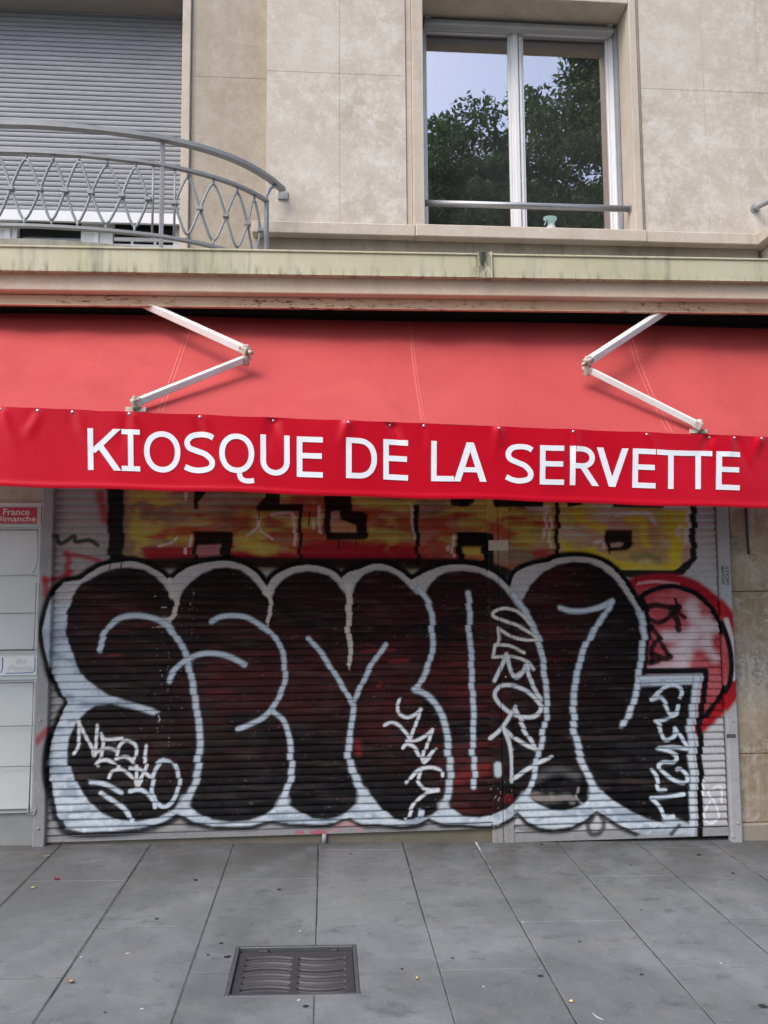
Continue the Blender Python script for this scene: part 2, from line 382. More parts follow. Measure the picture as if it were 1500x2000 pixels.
def catmull(pts, step):
    p = np.array(pts, float)
    if len(p) == 2:
        n = max(2, int(np.hypot(*(p[1]-p[0]))/step)+1); t = np.linspace(0, 1, n)[:, None]; return p[0]*(1-t)+p[1]*t
    q = np.vstack([2*p[0]-p[1], p, 2*p[-1]-p[-2]]); out = []
    for i in range(1, len(q)-2):
        n = max(2, int(np.linalg.norm(q[i+1]-q[i])/step)+1); t = np.linspace(0, 1, n, endpoint=False)[:, None]
        a, b, c, d = q[i-1], q[i], q[i+1], q[i+2]
        out.append(.5*((2*b)+(-a+c)*t+(2*a-5*b+4*c-d)*t*t+(-a+3*b-3*c+d)*t**3))
    return np.vstack(out+[p[-1:]])

# ------------------------------------------------------------------ ground
JX = [at(x, 1645, 0).x for x in (120, 295, 457, 622, 786, 927, 1087, 1242, 1387)]
jx = [JX[0]-.53*k for k in range(22, 0, -1)] + JX + [JX[-1]+.51*k for k in range(1, 23)]
par0 = 22
YE = atg(200, 1720).y; YO = atg(700, 1805).y
GR = [atg(459, 1852), atg(697, 1841), atg(703, 1939), atg(438, 1951)]       # the drain's four corners
gx0, gx1 = (GR[0].x+GR[3].x)/2, (GR[1].x+GR[2].x)/2; gy1, gy0 = (GR[0].y+GR[1].y)/2, (GR[2].y+GR[3].y)/2
KERB_Y = -6.9
pv = MB()
def slab(x0, x1, y0, y1, lift):
    th = .06
    if x1 < gx0 or x0 > gx1 or y1 < gy0 or y0 > gy1:
        c = Vector(((x0+x1)/2, (y0+y1)/2, 0)); c.z = gz(c.x)-th/2+lift
        pv.obox(c, Vector((1, 0, GK)), Vector((0, 1, 0)), Vector((0, 0, 1)), (x1-x0)/2, (y1-y0)/2, th/2, .004); return
    xs = sorted({x0, x1, *(v for v in (gx0, gx1) if x0 < v < x1)}); ys = sorted({y0, y1, *(v for v in (gy0, gy1) if y0 < v < y1)})
    nx, ny = len(xs), len(ys); o = len(pv.v)
    vs = [(x, y, gz(x)+lift-d) for d in (0, th) for y in ys for x in xs]
    cell = lambda i, j: 0 <= i < nx-1 and 0 <= j < ny-1 and not (gx0-1e-6 <= (xs[i]+xs[i+1])/2 <= gx1 and gy0 <= (ys[j]+ys[j+1])/2 <= gy1)
    fs = []; I = lambda i, j, b: b*nx*ny+j*nx+i
    for j in range(ny-1):
        for i in range(nx-1):
            if not cell(i, j): continue
            fs.append((I(i, j, 0), I(i+1, j, 0), I(i+1, j+1, 0), I(i, j+1, 0)))
            for (di, dj), (a, b) in (((0, -1), ((i, j), (i+1, j))), ((1, 0), ((i+1, j), (i+1, j+1))), ((0, 1), ((i+1, j+1), (i, j+1))), ((-1, 0), ((i, j+1), (i, j)))):
                if not cell(i+di, j+dj): fs.append((I(*b, 0), I(*a, 0), I(*a, 1), I(*b, 1)))
    pv.add(vs, fs)
for i in range(len(jx)-1):
    Y0 = YE if (i-par0) % 2 == 0 else YO
    ys = [Y0+k for k in range(-9, 12)]
    ys = [y for y in ys if KERB_Y < y < .06]; ys = [KERB_Y+.01]+ys+[.06]
    for a, b in zip(ys[:-1], ys[1:]):
        if b-a < .02: continue
        slab(jx[i]+.003, jx[i+1]-.003, a+.0011, b-.0011, random.uniform(-.0015, .0015))
# trodden gum, flattened onto the slabs
for x, y, r in ((432, 1843, .016), (406, 1866, .011), (597, 1966, .018), (1056, 1907, .02), (1253, 1904, .014), (1365, 1670, .022), (1432, 1706, .018), (1058, 1650, .02), (685, 1668, .012), (545, 1738, .02), (1232, 1690, .014), (1132, 1840, .013), (884, 1872, .012), (1490, 1966, .03), (382, 1719, .02), (306, 1795, .015), (1252, 1778, .008), (205, 1978, .008), (785, 1893, .01)):
    r *= .62; p = atg(x, y); n = 13; ph = random.random()*6
    rim = [(p.x+r*(1+.28*math.sin(2*k+ph)*random.random())*math.cos(2*PI*k/n), p.y+r*.85*math.sin(2*PI*k/n), 0) for k in range(n)]
    vs = [(a, b, gz(a)+.0018) for a, b, _ in rim]+[(p.x+(a-p.x)*.8, p.y+(b-p.y)*.8, gz(a)+.003) for a, b, _ in rim]
    pv.add(vs, [(k, (k+1) % n, n+(k+1) % n, n+k) for k in range(n)]+[tuple(range(n, 2*n))], 1)
pav = tag(pv.build('pavement', [M['paving'], M['tar']]), kind='structure')
bd = MB()
def sheet(mb, x0, x1, y0, y1, dz, hole=None):
    q = lambda a, b, c, d: mb.add([(a, c, gz(a)+dz), (b, c, gz(b)+dz), (b, d, gz(b)+dz), (a, d, gz(a)+dz)], [(0, 1, 2, 3)])
    if not hole: q(x0, x1, y0, y1); return
    a, b, c, d = hole
    q(x0, a, y0, y1); q(b, x1, y0, y1); q(a, b, y0, c); q(a, b, d, y1)
sheet(bd, -14, 14, KERB_Y, .5, -.0028, (gx0, gx1, gy0, gy1))
tag(bd.build('pavement_joints', M['joint']), kind='structure')
# white sealant streak along one joint
wl = MB(); a, b = atg(929, 1645), atg(1137, 1996); N = 46; L = []
for k in range(N+1):
    t = k/N; p = a.lerp(b, t); w = .0035*(.55+.9*random.random())*(1 if .08 < t else 1.5); off = random.uniform(-.002, .002)
    L += [(p.x+off-w, p.y, gz(p.x)-.001+.0015), (p.x+off+w, p.y, gz(p.x)+.0007)]
gaps = {7, 8, 13, 21, 37, 38}
wl.add(L, [(2*k, 2*k+1, 2*k+3, 2*k+2) for k in range(N) if k not in gaps])
tag(wl.build('pavement_paint_line', M['paper']), kind='structure')
kb = MB()
for k in range(-14, 14): 
    c = Vector((k+.5, KERB_Y-.08, gz(k+.5)-.1)); kb.obox(c, Vector((1, 0, GK)), Vector((0, 1, 0)), Vector((0, 0, 1)), .496, .078, .1, .012)
tag(kb.build('kerb', M['kerb']), kind='structure')
rd = MB(); rd.add([(-400, -500, -.55), (400, -500, -.55), (400, 400, -.55), (-400, 400, -.55)], [(0, 1, 2, 3)])
tag(rd.build('ground', M['asphalt']), kind='structure')
r2 = MB(); r2.add([(-14, -30, gz(-14)-.13), (14, -30, gz(14)-.13), (14, KERB_Y-.158, gz(14)-.13), (-14, KERB_Y-.158, gz(-14)-.13)], [(0, 1, 2, 3)])
tag(r2.build('road', M['asphalt']), kind='structure')

# ------------------------------------------------------------------ the building
B = empty('apartment_building', (0, .6, 0))
tag(B, 'stone apartment building with a shopfront below its ledge, window and balcony', 'building')
YM, YB = .45, .53
XL = at(520.5, 250, YM).x; XRB = at(1483, 420, YM).x
z_lt, z_lb = at(660, 435, .40).z, at(660, 458, .40).z
zj = at(600, 141, YM).z
xo0, xo1 = at(827, 230, YM).x, at(1232.5, 230, YM).x; zo1 = at(1225, 11, YM).z; zo0 = z_lt-.01
zg = at(750, 505, YM).z-.25
TOP = 7.6
w = MB()
def panels(mb, xs, zs, yf, th, bev=.0013, gap=.0005, mi=0):
    for a, b in zip(xs[:-1], xs[1:]):
        for c, d in zip(zs[:-1], zs[1:]): mb.box(a+gap, b-gap, yf, yf+th, c+gap, d-gap, bev, mi)
x663, x795 = at(663.5, 250, YM).x, at(793, 250, YM).x
xg0, xs0 = at(805, 250, YM).x, xo0
xs1, xg1, x1255 = at(1247, 250, YM).x, at(1255, 250, YM).x, at(1255, 250, YM).x
x1378 = at(1378, 250, YM).x
panels(w, [XL, x663, x795], [z_lt, zj, zj+1.55, TOP], YM, .08)
panels(w, [x1255, x1378, XRB+.04, XRB+.75, XRB+1.6], [z_lt, zj-.02, zj+1.53, TOP], YM, .08)
panels(w, [x795, x1255], [zo1+.16, TOP], YM, .08)
w.box(XL+.001, x795, YM+.081, YM+.5, zg, TOP); w.box(x1255, XRB+1.5, YM+.081, YM+.5, zg, TOP)
w.box(x795, x1255, YM+.081, YM+.5, zo1+.17, TOP)
w.build('upper_wall', M['stone'], B)
w = MB()   # moulded stone surround of the window
w.box(x795+.001, xg0, YM+.012, YM+.08, z_lt, zo1+.158, .003); w.box(xg0+.001, xo0, YM-.022, YM+.262, z_lt-.005, zo1+.155, .004)
w.box(xo1, xs1, YM-.022, YM+.262, z_lt-.005, zo1+.155, .004); w.box(xs1+.001, x1255-.001, YM+.012, YM+.08, z_lt, zo1+.158, .003)
w.box(xo0+.001, xo1-.001, YM-.022, YM+.262, zo1, zo1+.154, .004)
w.build('window_surround', M['stone_trim'], B)
w = MB()   # darker, streaked strip of wall under the ledge
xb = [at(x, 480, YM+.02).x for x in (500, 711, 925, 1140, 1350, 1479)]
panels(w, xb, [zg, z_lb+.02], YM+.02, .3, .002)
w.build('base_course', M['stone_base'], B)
w = MB()   # ledge
xl = [at(x, 446, .40).x for x in (492, 811.5, 1262, 1478)]
w.box(xl[0], xl[1]-.001, .395, YM+.06, z_lb, z_lt, .006); w.box(xl[1]+.001, xl[2]-.001, .385, YM+.27, z_lb-.002, z_lt+.002, .006)
w.box(xl[2]+.001, XRB+.05, .395, YM+.06, z_lb, z_lt, .006)
w.build('ledge', M['stone_trim'], B)
# projecting bay at the right edge of the view, its ledge turning towards the street
w = MB()
w.box(XRB+.03, XRB+1.6, -.08, YM+.3, zg, z_lb-.001, .004)
w.build('bay_base', M['stone'], B)
w = MB(); w.box(XRB-.055, XRB+1.65, -.21, .39, z_lb, z_lt+.0005, .005); w.build('bay_ledge', M['stone_trim'], B)
# recessed bay of the balcony
xr = at(380, 250, YB).x; xq = at(371, 250, YB).x; xsh = at(354.5, 250, YB).x
ysh = .78; zsh = at(300, 32, ysh).z
w = MB(); zjb = at(450, 151.5, YB).z
panels(w, [xr, XL+.06], [zg, zjb-1.5, zjb, zjb+1.5, TOP], YB, .3)
w.build('recessed_wall', M['stone_warm'], B)
w = MB()
w.box(xq+.001, xr-.001, YB+.012, YB+.3, zg, TOP, .003); w.box(xsh, xq, YB-.02, YB+.34, zg, TOP, .004)
w.build('door_surround', M['stone_trim'], B)
w = MB(); w.box(-4.2, xsh-.001, YB-.02, YB+.34, zsh, TOP, .004); w.build('door_lintel', M['soffit'], B)
# roller shutter of the balcony door
def corrug(mb, x0, x1, z0, z1, y, pitch, prof, mi=0):
    n = int(math.ceil((z1-z0)/pitch)); vs = []; rows = 0
    for s in range(n):
        for t, d in prof:
            z = z0+(s+t)*pitch
            if z > z1: break
            vs += [(x0, y-d, z), (x1, y-d, z)]; rows += 1
    mb.add(vs, [(2*i, 2*i+1, 2*i+3, 2*i+2) for i in range(rows-1)], mi)
sh = MB(); zb0 = at(150, 414, ysh).z
corrug(sh, -4.0, xsh+.03, zb0, zsh+.2, ysh, .0372, [(0, 0), (.03, .004), (.12, .007), (.35, .0085), (.65, .008), (.86, .0055), (.95, .002), (.99, 0)])
sho = sh.build('balcony_shutter', M['slat_pvc'], B)
q = MB(); q.box(-4.0, xsh+.02, ysh-.016, ysh+.012, at(150, 433, ysh-.016).z, zb0, .003); q.build('bottom_bar', M['white'], sho)
# balcony door behind the gap
yd = .86
q = MB()
zd0, zd1 = 3.55, zb0+.3
for a, b in ((-60, 34), (158, 221), (338, 352)): q.box(at(a, 450, yd).x, at(b, 450, yd).x, yd, yd+.05, zd0, zd1, .004)
for a, b in ((10, 22), (186, 194)): q.box(at(a, 450, yd).x, at(b, 450, yd).x, yd-.012, yd-.0005, zd0, zd1, .003)
q.box(at(222, 450, yd).x, at(338, 450, yd).x, yd+.01, yd+.03, at(280, 470, yd).z, at(280, 463, yd).z, .002)
q.box(at(222, 450, yd).x, at(338, 450, yd).x, yd+.01, yd+.03, at(280, 482, yd).z, at(280, 476, yd).z, .002)
for k in range(2): q.box(at(255+45*k, 450, yd).x, at(260+45*k, 450, yd).x, yd+.012, yd+.028, at(280, 476, yd).z, at(280, 470, yd).z, .001)
dr = q.build('balcony_door', M['white'], B)
q = MB(); q.box(-4.0, xsh+.05, yd+.052, yd+.058, zd0, zd1); q.build('pane', glass('plain door glass', .06), dr)
q = MB(); q.box(-4.0, xsh+.6, 1.4, 1.5, 3.3, 6.2); q.box(-4, xsh+.6, .93, 1.4, 3.3, 3.4); q.build('dark_room', M['dark'], dr)
# balcony slab is shaped further down, from the railing's plan
# canopy: stucco fascia and painted strip, with the hollow that houses the awning behind them
def zline(p1, p2, Y):
    a, b = at(*p1, Y), at(*p2, Y); k = (b.z-a.z)/(b.x-a.x); return (lambda x: a.z+k*(x-a.x)), k
XA, XZ = -4.2, 5.0
def band(mb, zt, zb, y0, y1, bev=.004, mi=0, n=1):
    for i in range(n):
        x0, x1 = XA+(XZ-XA)*i/n, XA+(XZ-XA)*(i+1)/n
        xm = (x0+x1)/2; k = (zt(x1)-zt(x0))/(x1-x0)
        mb.obox(Vector((xm, (y0+y1)/2, (zt(xm)+zb(xm))/2)), Vector((1, 0, k)), Vector((0, 1, 0)), Vector((0, 0, 1)), (x1-x0)/2, (y1-y0)/2, (zt(xm)-zb(xm))/2, bev, mi)
gt, _ = zline((0, 478.5), (1500, 505.5), -.5); gb, _ = zline((0, 528), (1500, 550), -.5)
st_b, _ = zline((0, 567), (1500, 584), -.46); fs_t = lambda x: st_b(x)-.0005; fs_b, _ = zline((0, 596), (1500, 613.5), -.40)
w = MB(); band(w, lambda x: gb(x)+.02, st_b, -.46, -.372, .006); w.build('fascia', M['stucco'], B)
w = MB(); band(w, fs_t, lambda x: fs_b(x)+.006, -.40, -.385, .003); band(w, lambda x: fs_b(x)+.0065, fs_b, -.412, -.383, .003)
w.build('fascia_strip', M['fascia'], B)
w = MB(); w.box(XA, XZ, -.371, .46, 3.40, 3.46); w.build('canopy_slab', M['concrete'], B)
# shop wall: lintel above the roller shutter, pier on the right, return on the left
XgL0, XgL1 = at(83, 955, -.035).x, at(106, 955, -.035).x
XgR0, XgR1 = at(1402.5, 990, -.035).x, at(1422.5, 990, -.035).x
ZC = 2.42
w = MB(); w.box(XA, XZ, .03, .4, ZC+.02, 3.399); w.build('awning_recess', plain('shade-dark recess', (.05, .042, .036), .9, .1, amt=.4), B)  # wall coloured near-black: the hollow's shade is put into its colour
w = MB(); w.box(XA, XgL0+.03, .02, .4, -.2, ZC+.019); w.build('shop_wall', M['stone_warm'], B)
w = MB(); zz = [at(1460, y, .02).z for y in (1607, 1472.5, 1155)]
panels(w, [XgR1-.03, XZ], [zz[0], zz[1], zz[2], ZC+.019], .02, .36, .004, .002)
w.build('pier_wall', M['pier'], B)
w = MB(); w.box(XgR1-.02, XZ, -.004, .3, -.3, zz[0]-.001, .008); w.build('plinth', M['stone_base'], B)

# the upstairs window
yw = .72
win = empty('window', (0, 0, 0)); attach(win, B)
def fr(mb, x0, x1, y0, y1, yf, th, bev=.006, mi=0):      # a member given by its outline on the window plane
    a, b = at(x0, 250, yf), at(x1, 250, yf); xm = (x0+x1)/2
    mb.box(a.x, b.x, yf, yf+th, at(xm, y1, yf).z, at(xm, y0, yf).z, bev, mi)
q = MB(); Yf = yw
fr(q, 824, 831, 36, 470, Yf-.02, .06); fr(q, 1198, 1205, 40, 470, Yf-.02, .06)
zft = at(1010, 57, Yf).z
q.box(at(830, 50, Yf).x, at(1199, 50, Yf).x, Yf-.02, Yf+.04, at(1010, 62, Yf-.02).z, at(1010, 54, Yf-.02).z, .005)
fr(q, 1005.5, 1015.5, 60, 470, Yf-.024, .05)
q.build('frame', M['white'], win)
def sash(x0, x1, yt0, yt1):
    mb = MB(); zt, zb = at((x0+x1)/2, yt0, Yf).z, z_lt-.03
    X0, X1 = at(x0, 250, Yf).x, at(x1, 250, Yf).x; s1 = .045
    def ring(ins, wd, ya, yb, bev):
        a, b, c, d = X0+ins, X1-ins, zb+ins, zt-ins
        mb.box(a, a+wd, ya, yb, c, d, bev); mb.box(b-wd, b, ya, yb, c, d, bev)
        mb.box(a+wd, b-wd, ya+.0007, yb, d-wd, d, bev); mb.box(a+wd, b-wd, ya+.0007, yb, c, c+wd, bev)
    ring(0, .022, Yf-.012, Yf+.04, .006); ring(.022, .016, Yf+.001, Yf+.04, .004)
    o = mb.build('sash', M['white'], win)
    g = MB(); g.box(X0+.03, X1-.03, Yf+.021, Yf+.026, zb+.03, zt-.03); g.build('pane', M['glass'], o)
sash(825, 1005, 56.5, 0); sash(1016, 1198, 61, 0)
q = MB()   # roller casing above, with end clips
a0, a1 = at(829, 45, yw-.09).x, at(1199, 45, yw-.09).x
zc0, zc1 = at(1010, 54, yw-.09).z, at(1010, 41, yw-.09).z
q.box(a0, a1, yw-.09, yw-.025, zc0, zc0+(zc1-zc0)*.42, .004); q.box(a0, a1, yw-.075, yw-.025, zc0+(zc1-zc0)*.45, zc1, .004)
for xx in (a0+.03, a1-.03): q.box(xx-.022, xx+.022, yw-.085, yw-.03, zc1, zc1+.022, .004)
q.build('roller_casing', M['white_dim'], win)
q = MB(); xgr = at(1206, 250, yw-.07).x; q.box(xgr, xo1-.001, yw-.07, yw-.02, z_lt-.01, zc1, .004); q.box(xgr+.012, xgr+.02, yw-.075, yw-.0695, z_lt-.01, zc0, .001); q.build('guide_rail', M['slat_pvc'], win); q = MB()
xgl = at(829, 250, yw-.07).x; q.box(xo0+.001, xgl-.003, yw-.07, yw-.02, z_lt-.01, zc1, .004)
q.build('guide_rail', M['slat_pvc'], win)
q = MB()
q.box(xo0-.6, xo1+.6, 3.2, 3.3, 3.6, 6.4); q.box(xo0-.6, xo0-.5, .96, 3.2, 3.6, 6.4); q.box(xo1+.5, xo1+.6, .96, 3.2, 3.6, 6.4)
q.box(xo0-.5, xo1+.5, .96, 3.2, 3.6, 3.7); q.box(xo0-.5, xo1+.5, .96, 3.2, 6.3, 6.4)
q.box(xo0-.6, xo0+.002, .95, .958, 3.6, 6.4); q.box(xo1-.002, xo1+.6, .95, .958, 3.6, 6.4)
q.build('room', M['room'], win)

# guard bar across the window
gb_ = empty('window_guard_bar', (0, .5, 0)); tag(gb_, 'grey steel tube fixed across the foot of the upstairs window', 'guard bar')
yb_ = YM+.075; p0, p1 = at(827, 399.5, yb_), at(1224, 405, yb_); zb_ = (p0.z+p1.z)/2
q = MB(); q.tube([(xo0+.002, yb_, zb_), (xo1-.008, yb_, zb_)], .0235, 18); q.build('tube', M['tube'], gb_)
q = MB(); q.disc((xo1-.001, yb_, zb_), (-1, 0, 0), .036, .008, 20); q.build('flange', M['tube'], gb_)
q = MB(); q.disc((xo0+.0005, yb_, zb_), (1, 0, 0), .036, .008, 20); q.build('flange', M['tube'], gb_)

# spray bottle standing on the sill behind the ledge's edge
pb = at(1076, 436, .60); zt = at(1076, 423.5, .60).z; sp = empty('spray_bottle', (pb.x, .60, z_lt)); tag(sp, 'mint green trigger spray bottle standing on the window sill', 'spray bottle')
q = MB(); hb = zt-z_lt
q.lathe((pb.x, .60, z_lt+.001), [(.034, 0), (.036, .008), (.036, hb*.5), (.030, hb*.6), (.014, hb*.70), (.013, hb*.76)], 18); q.build('body', M['bottle'], sp)
q = MB(); q.lathe((pb.x, .60, z_lt+hb*.755), [(.0165, 0), (.0165, hb*.10), (.013, hb*.12)], 16)
zc = z_lt+hb
prof = [(-.034, -.004), (-.032, -.024), (-.014, -.028), (-.013, -.052), (.014, -.052), (.02, -.028), (.027, -.02), (.028, -.008), (.016, .002), (-.012, .003)]
n = len(prof); vs = [(pb.x+a*1.55, .60+s*.014, zc+b*1.15) for s in (-1, 1) for a, b in prof]
q.add(vs, [tuple(range(n)), tuple(range(n, 2*n))[::-1]]+[(k, n+k, n+(k+1) % n, (k+1) % n) for k in range(n)])
q.beam((pb.x-.031, .60, zc-.026), (pb.x-.050, .60, zc-.066), (0, 1, 0), .004, .005, .001); q.build('trigger_head', M['mint'], sp)

# stub of the neighbouring balcony's handrail at the right edge
st = empty('balcony_handrail', (XRB, .3, 4.3)); tag(st, 'grey tubular handrail end at the right edge of the stone wall', 'handrail')
a = at(1481, 402, .40); q = MB(); a.y = YM-.03
q.tube([a+Vector((0, .02, 0)), a, a+Vector((.035, -.09, 0)), a+Vector((.10, -.22, 0)), a+Vector((.22, -.36, 0)), a+Vector((.42, -.46, 0)), a+Vector((.8, -.52, 0)), a+Vector((1.5, -.54, 0))], .021, 14); q.build('tube', M['rail'], st)
for ox, oy in ((.42, -.46), (1.3, -.535)):
    q = MB(); q.tube([(a.x+ox, a.y+oy, z_lt), (a.x+ox, a.y+oy, a.z-.01)], .012, 10); q.build('post', M['rail'], st)
q = MB(); q.disc((a.x, YM-.001, a.z), (0, -1, 0), .034, .008, 18); q.build('flange', M['rail'], st)

# ------------------------------------------------------------------ gutter
gu = empty('rain_gutter', (0, -.5, 3.4)); tag(gu, 'pale green sheet metal gutter with dark mould stains along the canopy edge', 'gutter')
q = MB(); band(q, lambda x: gt(x)-.004, lambda x: gb(x)+.004, -.5, -.492, .001); band(q, gt, lambda x: gt(x)-.012, -.508, -.49, .004); band(q, lambda x: gb(x)+.0035, lambda x: gb(x)-.002, -.506, -.461, .001)
q.build('channel', M['gutter'], gu)
q = MB(); xa, xb2 = at(932, 520, -.505).x, at(961, 520, -.505).x; xm = (xa+xb2)/2
q.box(xa+.004, xb2, -.513, -.5085, gb(xm)-.006, gt(xm)+.006, .0015); q.box(xb2-.006, xb2+.001, -.516, -.507, gb(xm)-.008, gt(xm)+.009, .002)
q.build('joint_sleeve', M['gutter'], gu)

# ------------------------------------------------------------------ balcony railing (plan recovered at constant handrail height)
zh = at(556, 377, YM-.01).z
hp = [(0, 243), (60, 244.5), (120, 248), (180, 253), (240, 260), (300, 268.5), (350, 278.5), (400, 291.5), (450, 308.5), (490, 327), (520, 345), (540, 360), (552, 371)]
plan = [atz(x, y, zh) for x, y in hp]; plan = [Vector((p.x, p.y, 0)) for p in plan]
pl = catmull([(p.x, p.y) for p in plan], .03)
# carry the curve on to the left of the view by symmetry about its crown
xc = pl[0][0]-.10
left = [(2*xc-x, y) for x, y in pl[::-1]]; full = np.array(left+[(x, y) for x, y in pl])
full = catmull([tuple(full[i]) for i in range(0, len(full), 4)]+[tuple(full[-1])], .03)
def zfit(px, py):     # height of a sight line where it meets the railing's plan
    best = None
    for x, y in full:
        if x < xc-.2: continue
        p = at(px, py, y); e = abs(p.x-x)
        if best is None or e < best[0]: best = (e, p.z)
    return best[1]
zm = (zfit(100, 297)+zfit(250, 312))/2; zbt = (zfit(100, 442)+zfit(250, 452))/2
rg = empty('balcony_railing', (xc, -.2, 3.6)); tag(rg, 'curved grey iron balcony railing with looped diamond bars', 'railing')
def sub(s0, s1, dz, off=0.0):
    return [Vector((x, y+off, dz)) for x, y in full[s0:s1]]
n_f = len(full)
tn = lambda pts: (lambda i: Vector(((pts[min(i+1, len(pts)-1)]-pts[max(i-1, 0)]).normalized().y, -(pts[min(i+1, len(pts)-1)]-pts[max(i-1, 0)]).normalized().x, 0)).normalized())
hr = sub(0, n_f, zh); q = MB(); q.ribbon(hr, tn(hr), .024, .012); q.ribbon([p+Vector((0, 0, .0165)) for p in hr], tn(hr), .014, .004); q.build('handrail', M['rail'], rg)
xe = at(521, 384, full[-8][1]).x; ie = int(np.argmin(np.abs(full[n_f//2:, 0]-xe)))+n_f//2
i0 = n_f-ie
mr = sub(i0, ie+1, zm, .012); q = MB(); q.ribbon(mr, tn(mr), .017, .0085); q.build('middle_rail', M['rail'], rg)
brl = sub(i0, ie+1, zbt, .012); q = MB(); q.ribbon(brl, tn(brl), .017, .0085); q.build('bottom_rail', M['rail'], rg)
def onplan(px, py):
    return min(range(n_f//2, n_f), key=lambda i: abs(at(px, py, full[i][1]).x-full[i][0]))
zslab = 3.625
def post(i, top, name='post'):
    x, y = full[i]; q = MB(); t = tn(mr)(max(0, min(len(mr)-1, i-i0)))
    q.obox(Vector((x, y+.012, (zslab+top)/2)), Vector((t.y, -t.x, 0)), t, Vector((0, 0, 1)), .013, .013, (top-zslab)/2, .003); q.build(name, M['rail'], rg)
ip = onplan(316, 400)
post(ip, zh-.012); post(ie, zm+.01)
post(n_f-1-ip, zh-.012); post(n_f-1-ie, zm+.01)
# scroll tying the end post to the handrail
e = mr[-1]; hx = hr[-1]
q = MB(); A_ = e+Vector((.0, 0, -.02)); H_ = hr[-5]
q.tube([A_, A_+Vector((0, 0, .05)), A_.lerp(H_, .35)+Vector((0, 0, .055)), A_.lerp(H_, .7)+Vector((0, 0, .03)), H_+Vector((0, 0, -.005))], .0095, 8); q.build('scroll', M['rail'], rg)
q = MB(); q.box(hx.x-.035, hx.x+.035, YM-.012, YM-.001, zh-.045, zh+.012, .003); q.build('wall_plate', M['rail'], rg)
def waves(pxs, ya, yb, mirror=None):
    """two opposed wave bars between the rails; pxs = where neighbouring loops meet"""
    idx = [onplan(p, (ya+yb)/2) if p is not None else (n_f-1)//2 for p in pxs]
    if mirror == 'both': idx = [n_f-1-i for i in idx[:0:-1]]+idx
    if mirror == 'only': idx = [n_f-1-i for i in idx[::-1]]
    arc = np.concatenate([[0], np.cumsum(np.hypot(*np.diff(full, axis=0).T))])
    s = [arc[i] for i in idx]; lo, hi = zbt+.042, zm-.045; mid = (lo+hi)/2; amp = (hi-lo)/2
    P = lambda t: Vector((np.interp(t, arc, full[:, 0]), np.interp(t, arc, full[:, 1])+.012, 0))
    for sgn in (1, -1):
        pts = []
        for k in range(len(s)-1):
            for t in np.linspace(0, 1, 15, endpoint=k == len(s)-2):
                sq = abs(2*t-1); cc = .33; h = (math.sqrt(1+cc*cc)-math.sqrt(sq*sq+cc*cc))/(math.sqrt(1+cc*cc)-cc)
                p = P(s[k]+(s[k+1]-s[k])*t); p.z = mid+amp*h*(sgn if k % 2 == 0 else -sgn); p.y += sgn*.004; pts.append(p)
        q = MB(); q.tube(pts, .0082, 8); q.build('wave_bar', M['rail'], rg)
    for k in range(len(s)):
        p = P(s[k]); q = MB(); q.box(p.x-.019, p.x+.019, p.y-.018, p.y+.018, mid-.012, mid+.012, .003); q.build('collar', M['rail'], rg)
    for k in range(len(s)-1):
        p = P((s[k]+s[k+1])/2)
        q = MB(); q.tube([(p.x, p.y, hi-.004), (p.x, p.y, zm)], .0075, 8); q.build('spindle', M['rail'], rg)
        q = MB(); q.tube([(p.x, p.y, zbt), (p.x, p.y, lo+.004)], .0075, 8); q.build('spindle', M['rail'], rg)
def bar_at(px):
    i = onplan(px, 400); x, y = full[i]; q = MB(); q.tube([(x, y+.012, zbt), (x, y+.012, zm)], .0075, 8); q.build('upright', M['rail'], rg)
waves([None, 14.5, 72, 127, 181, 236, 292], 300, 440, 'both'); bar_at(293); bar_at(339)
waves([340, 393, 441, 482, 511], 330, 470); waves([340, 393, 441, 482, 511], 330, 470, 'only')
# balcony slab following the railing's plan
sl = MB(); edge = [(x, y-.055) for x, y in full]
vs = [(x, y, z) for z in (3.462, zslab) for x, y in edge]; n = len(edge)
sl.add(vs+[(edge[0][0], .9, 3.462), (edge[-1][0], YM+.02, 3.462), (edge[0][0], .9, zslab), (edge[-1][0], YM+.02, zslab)], [(k, k+1, n+k+1, n+k) for k in range(n-1)]+[tuple(range(n, 2*n))+(2*n+3, 2*n+2)])
sl.build('balcony_slab', M['concrete'], B)

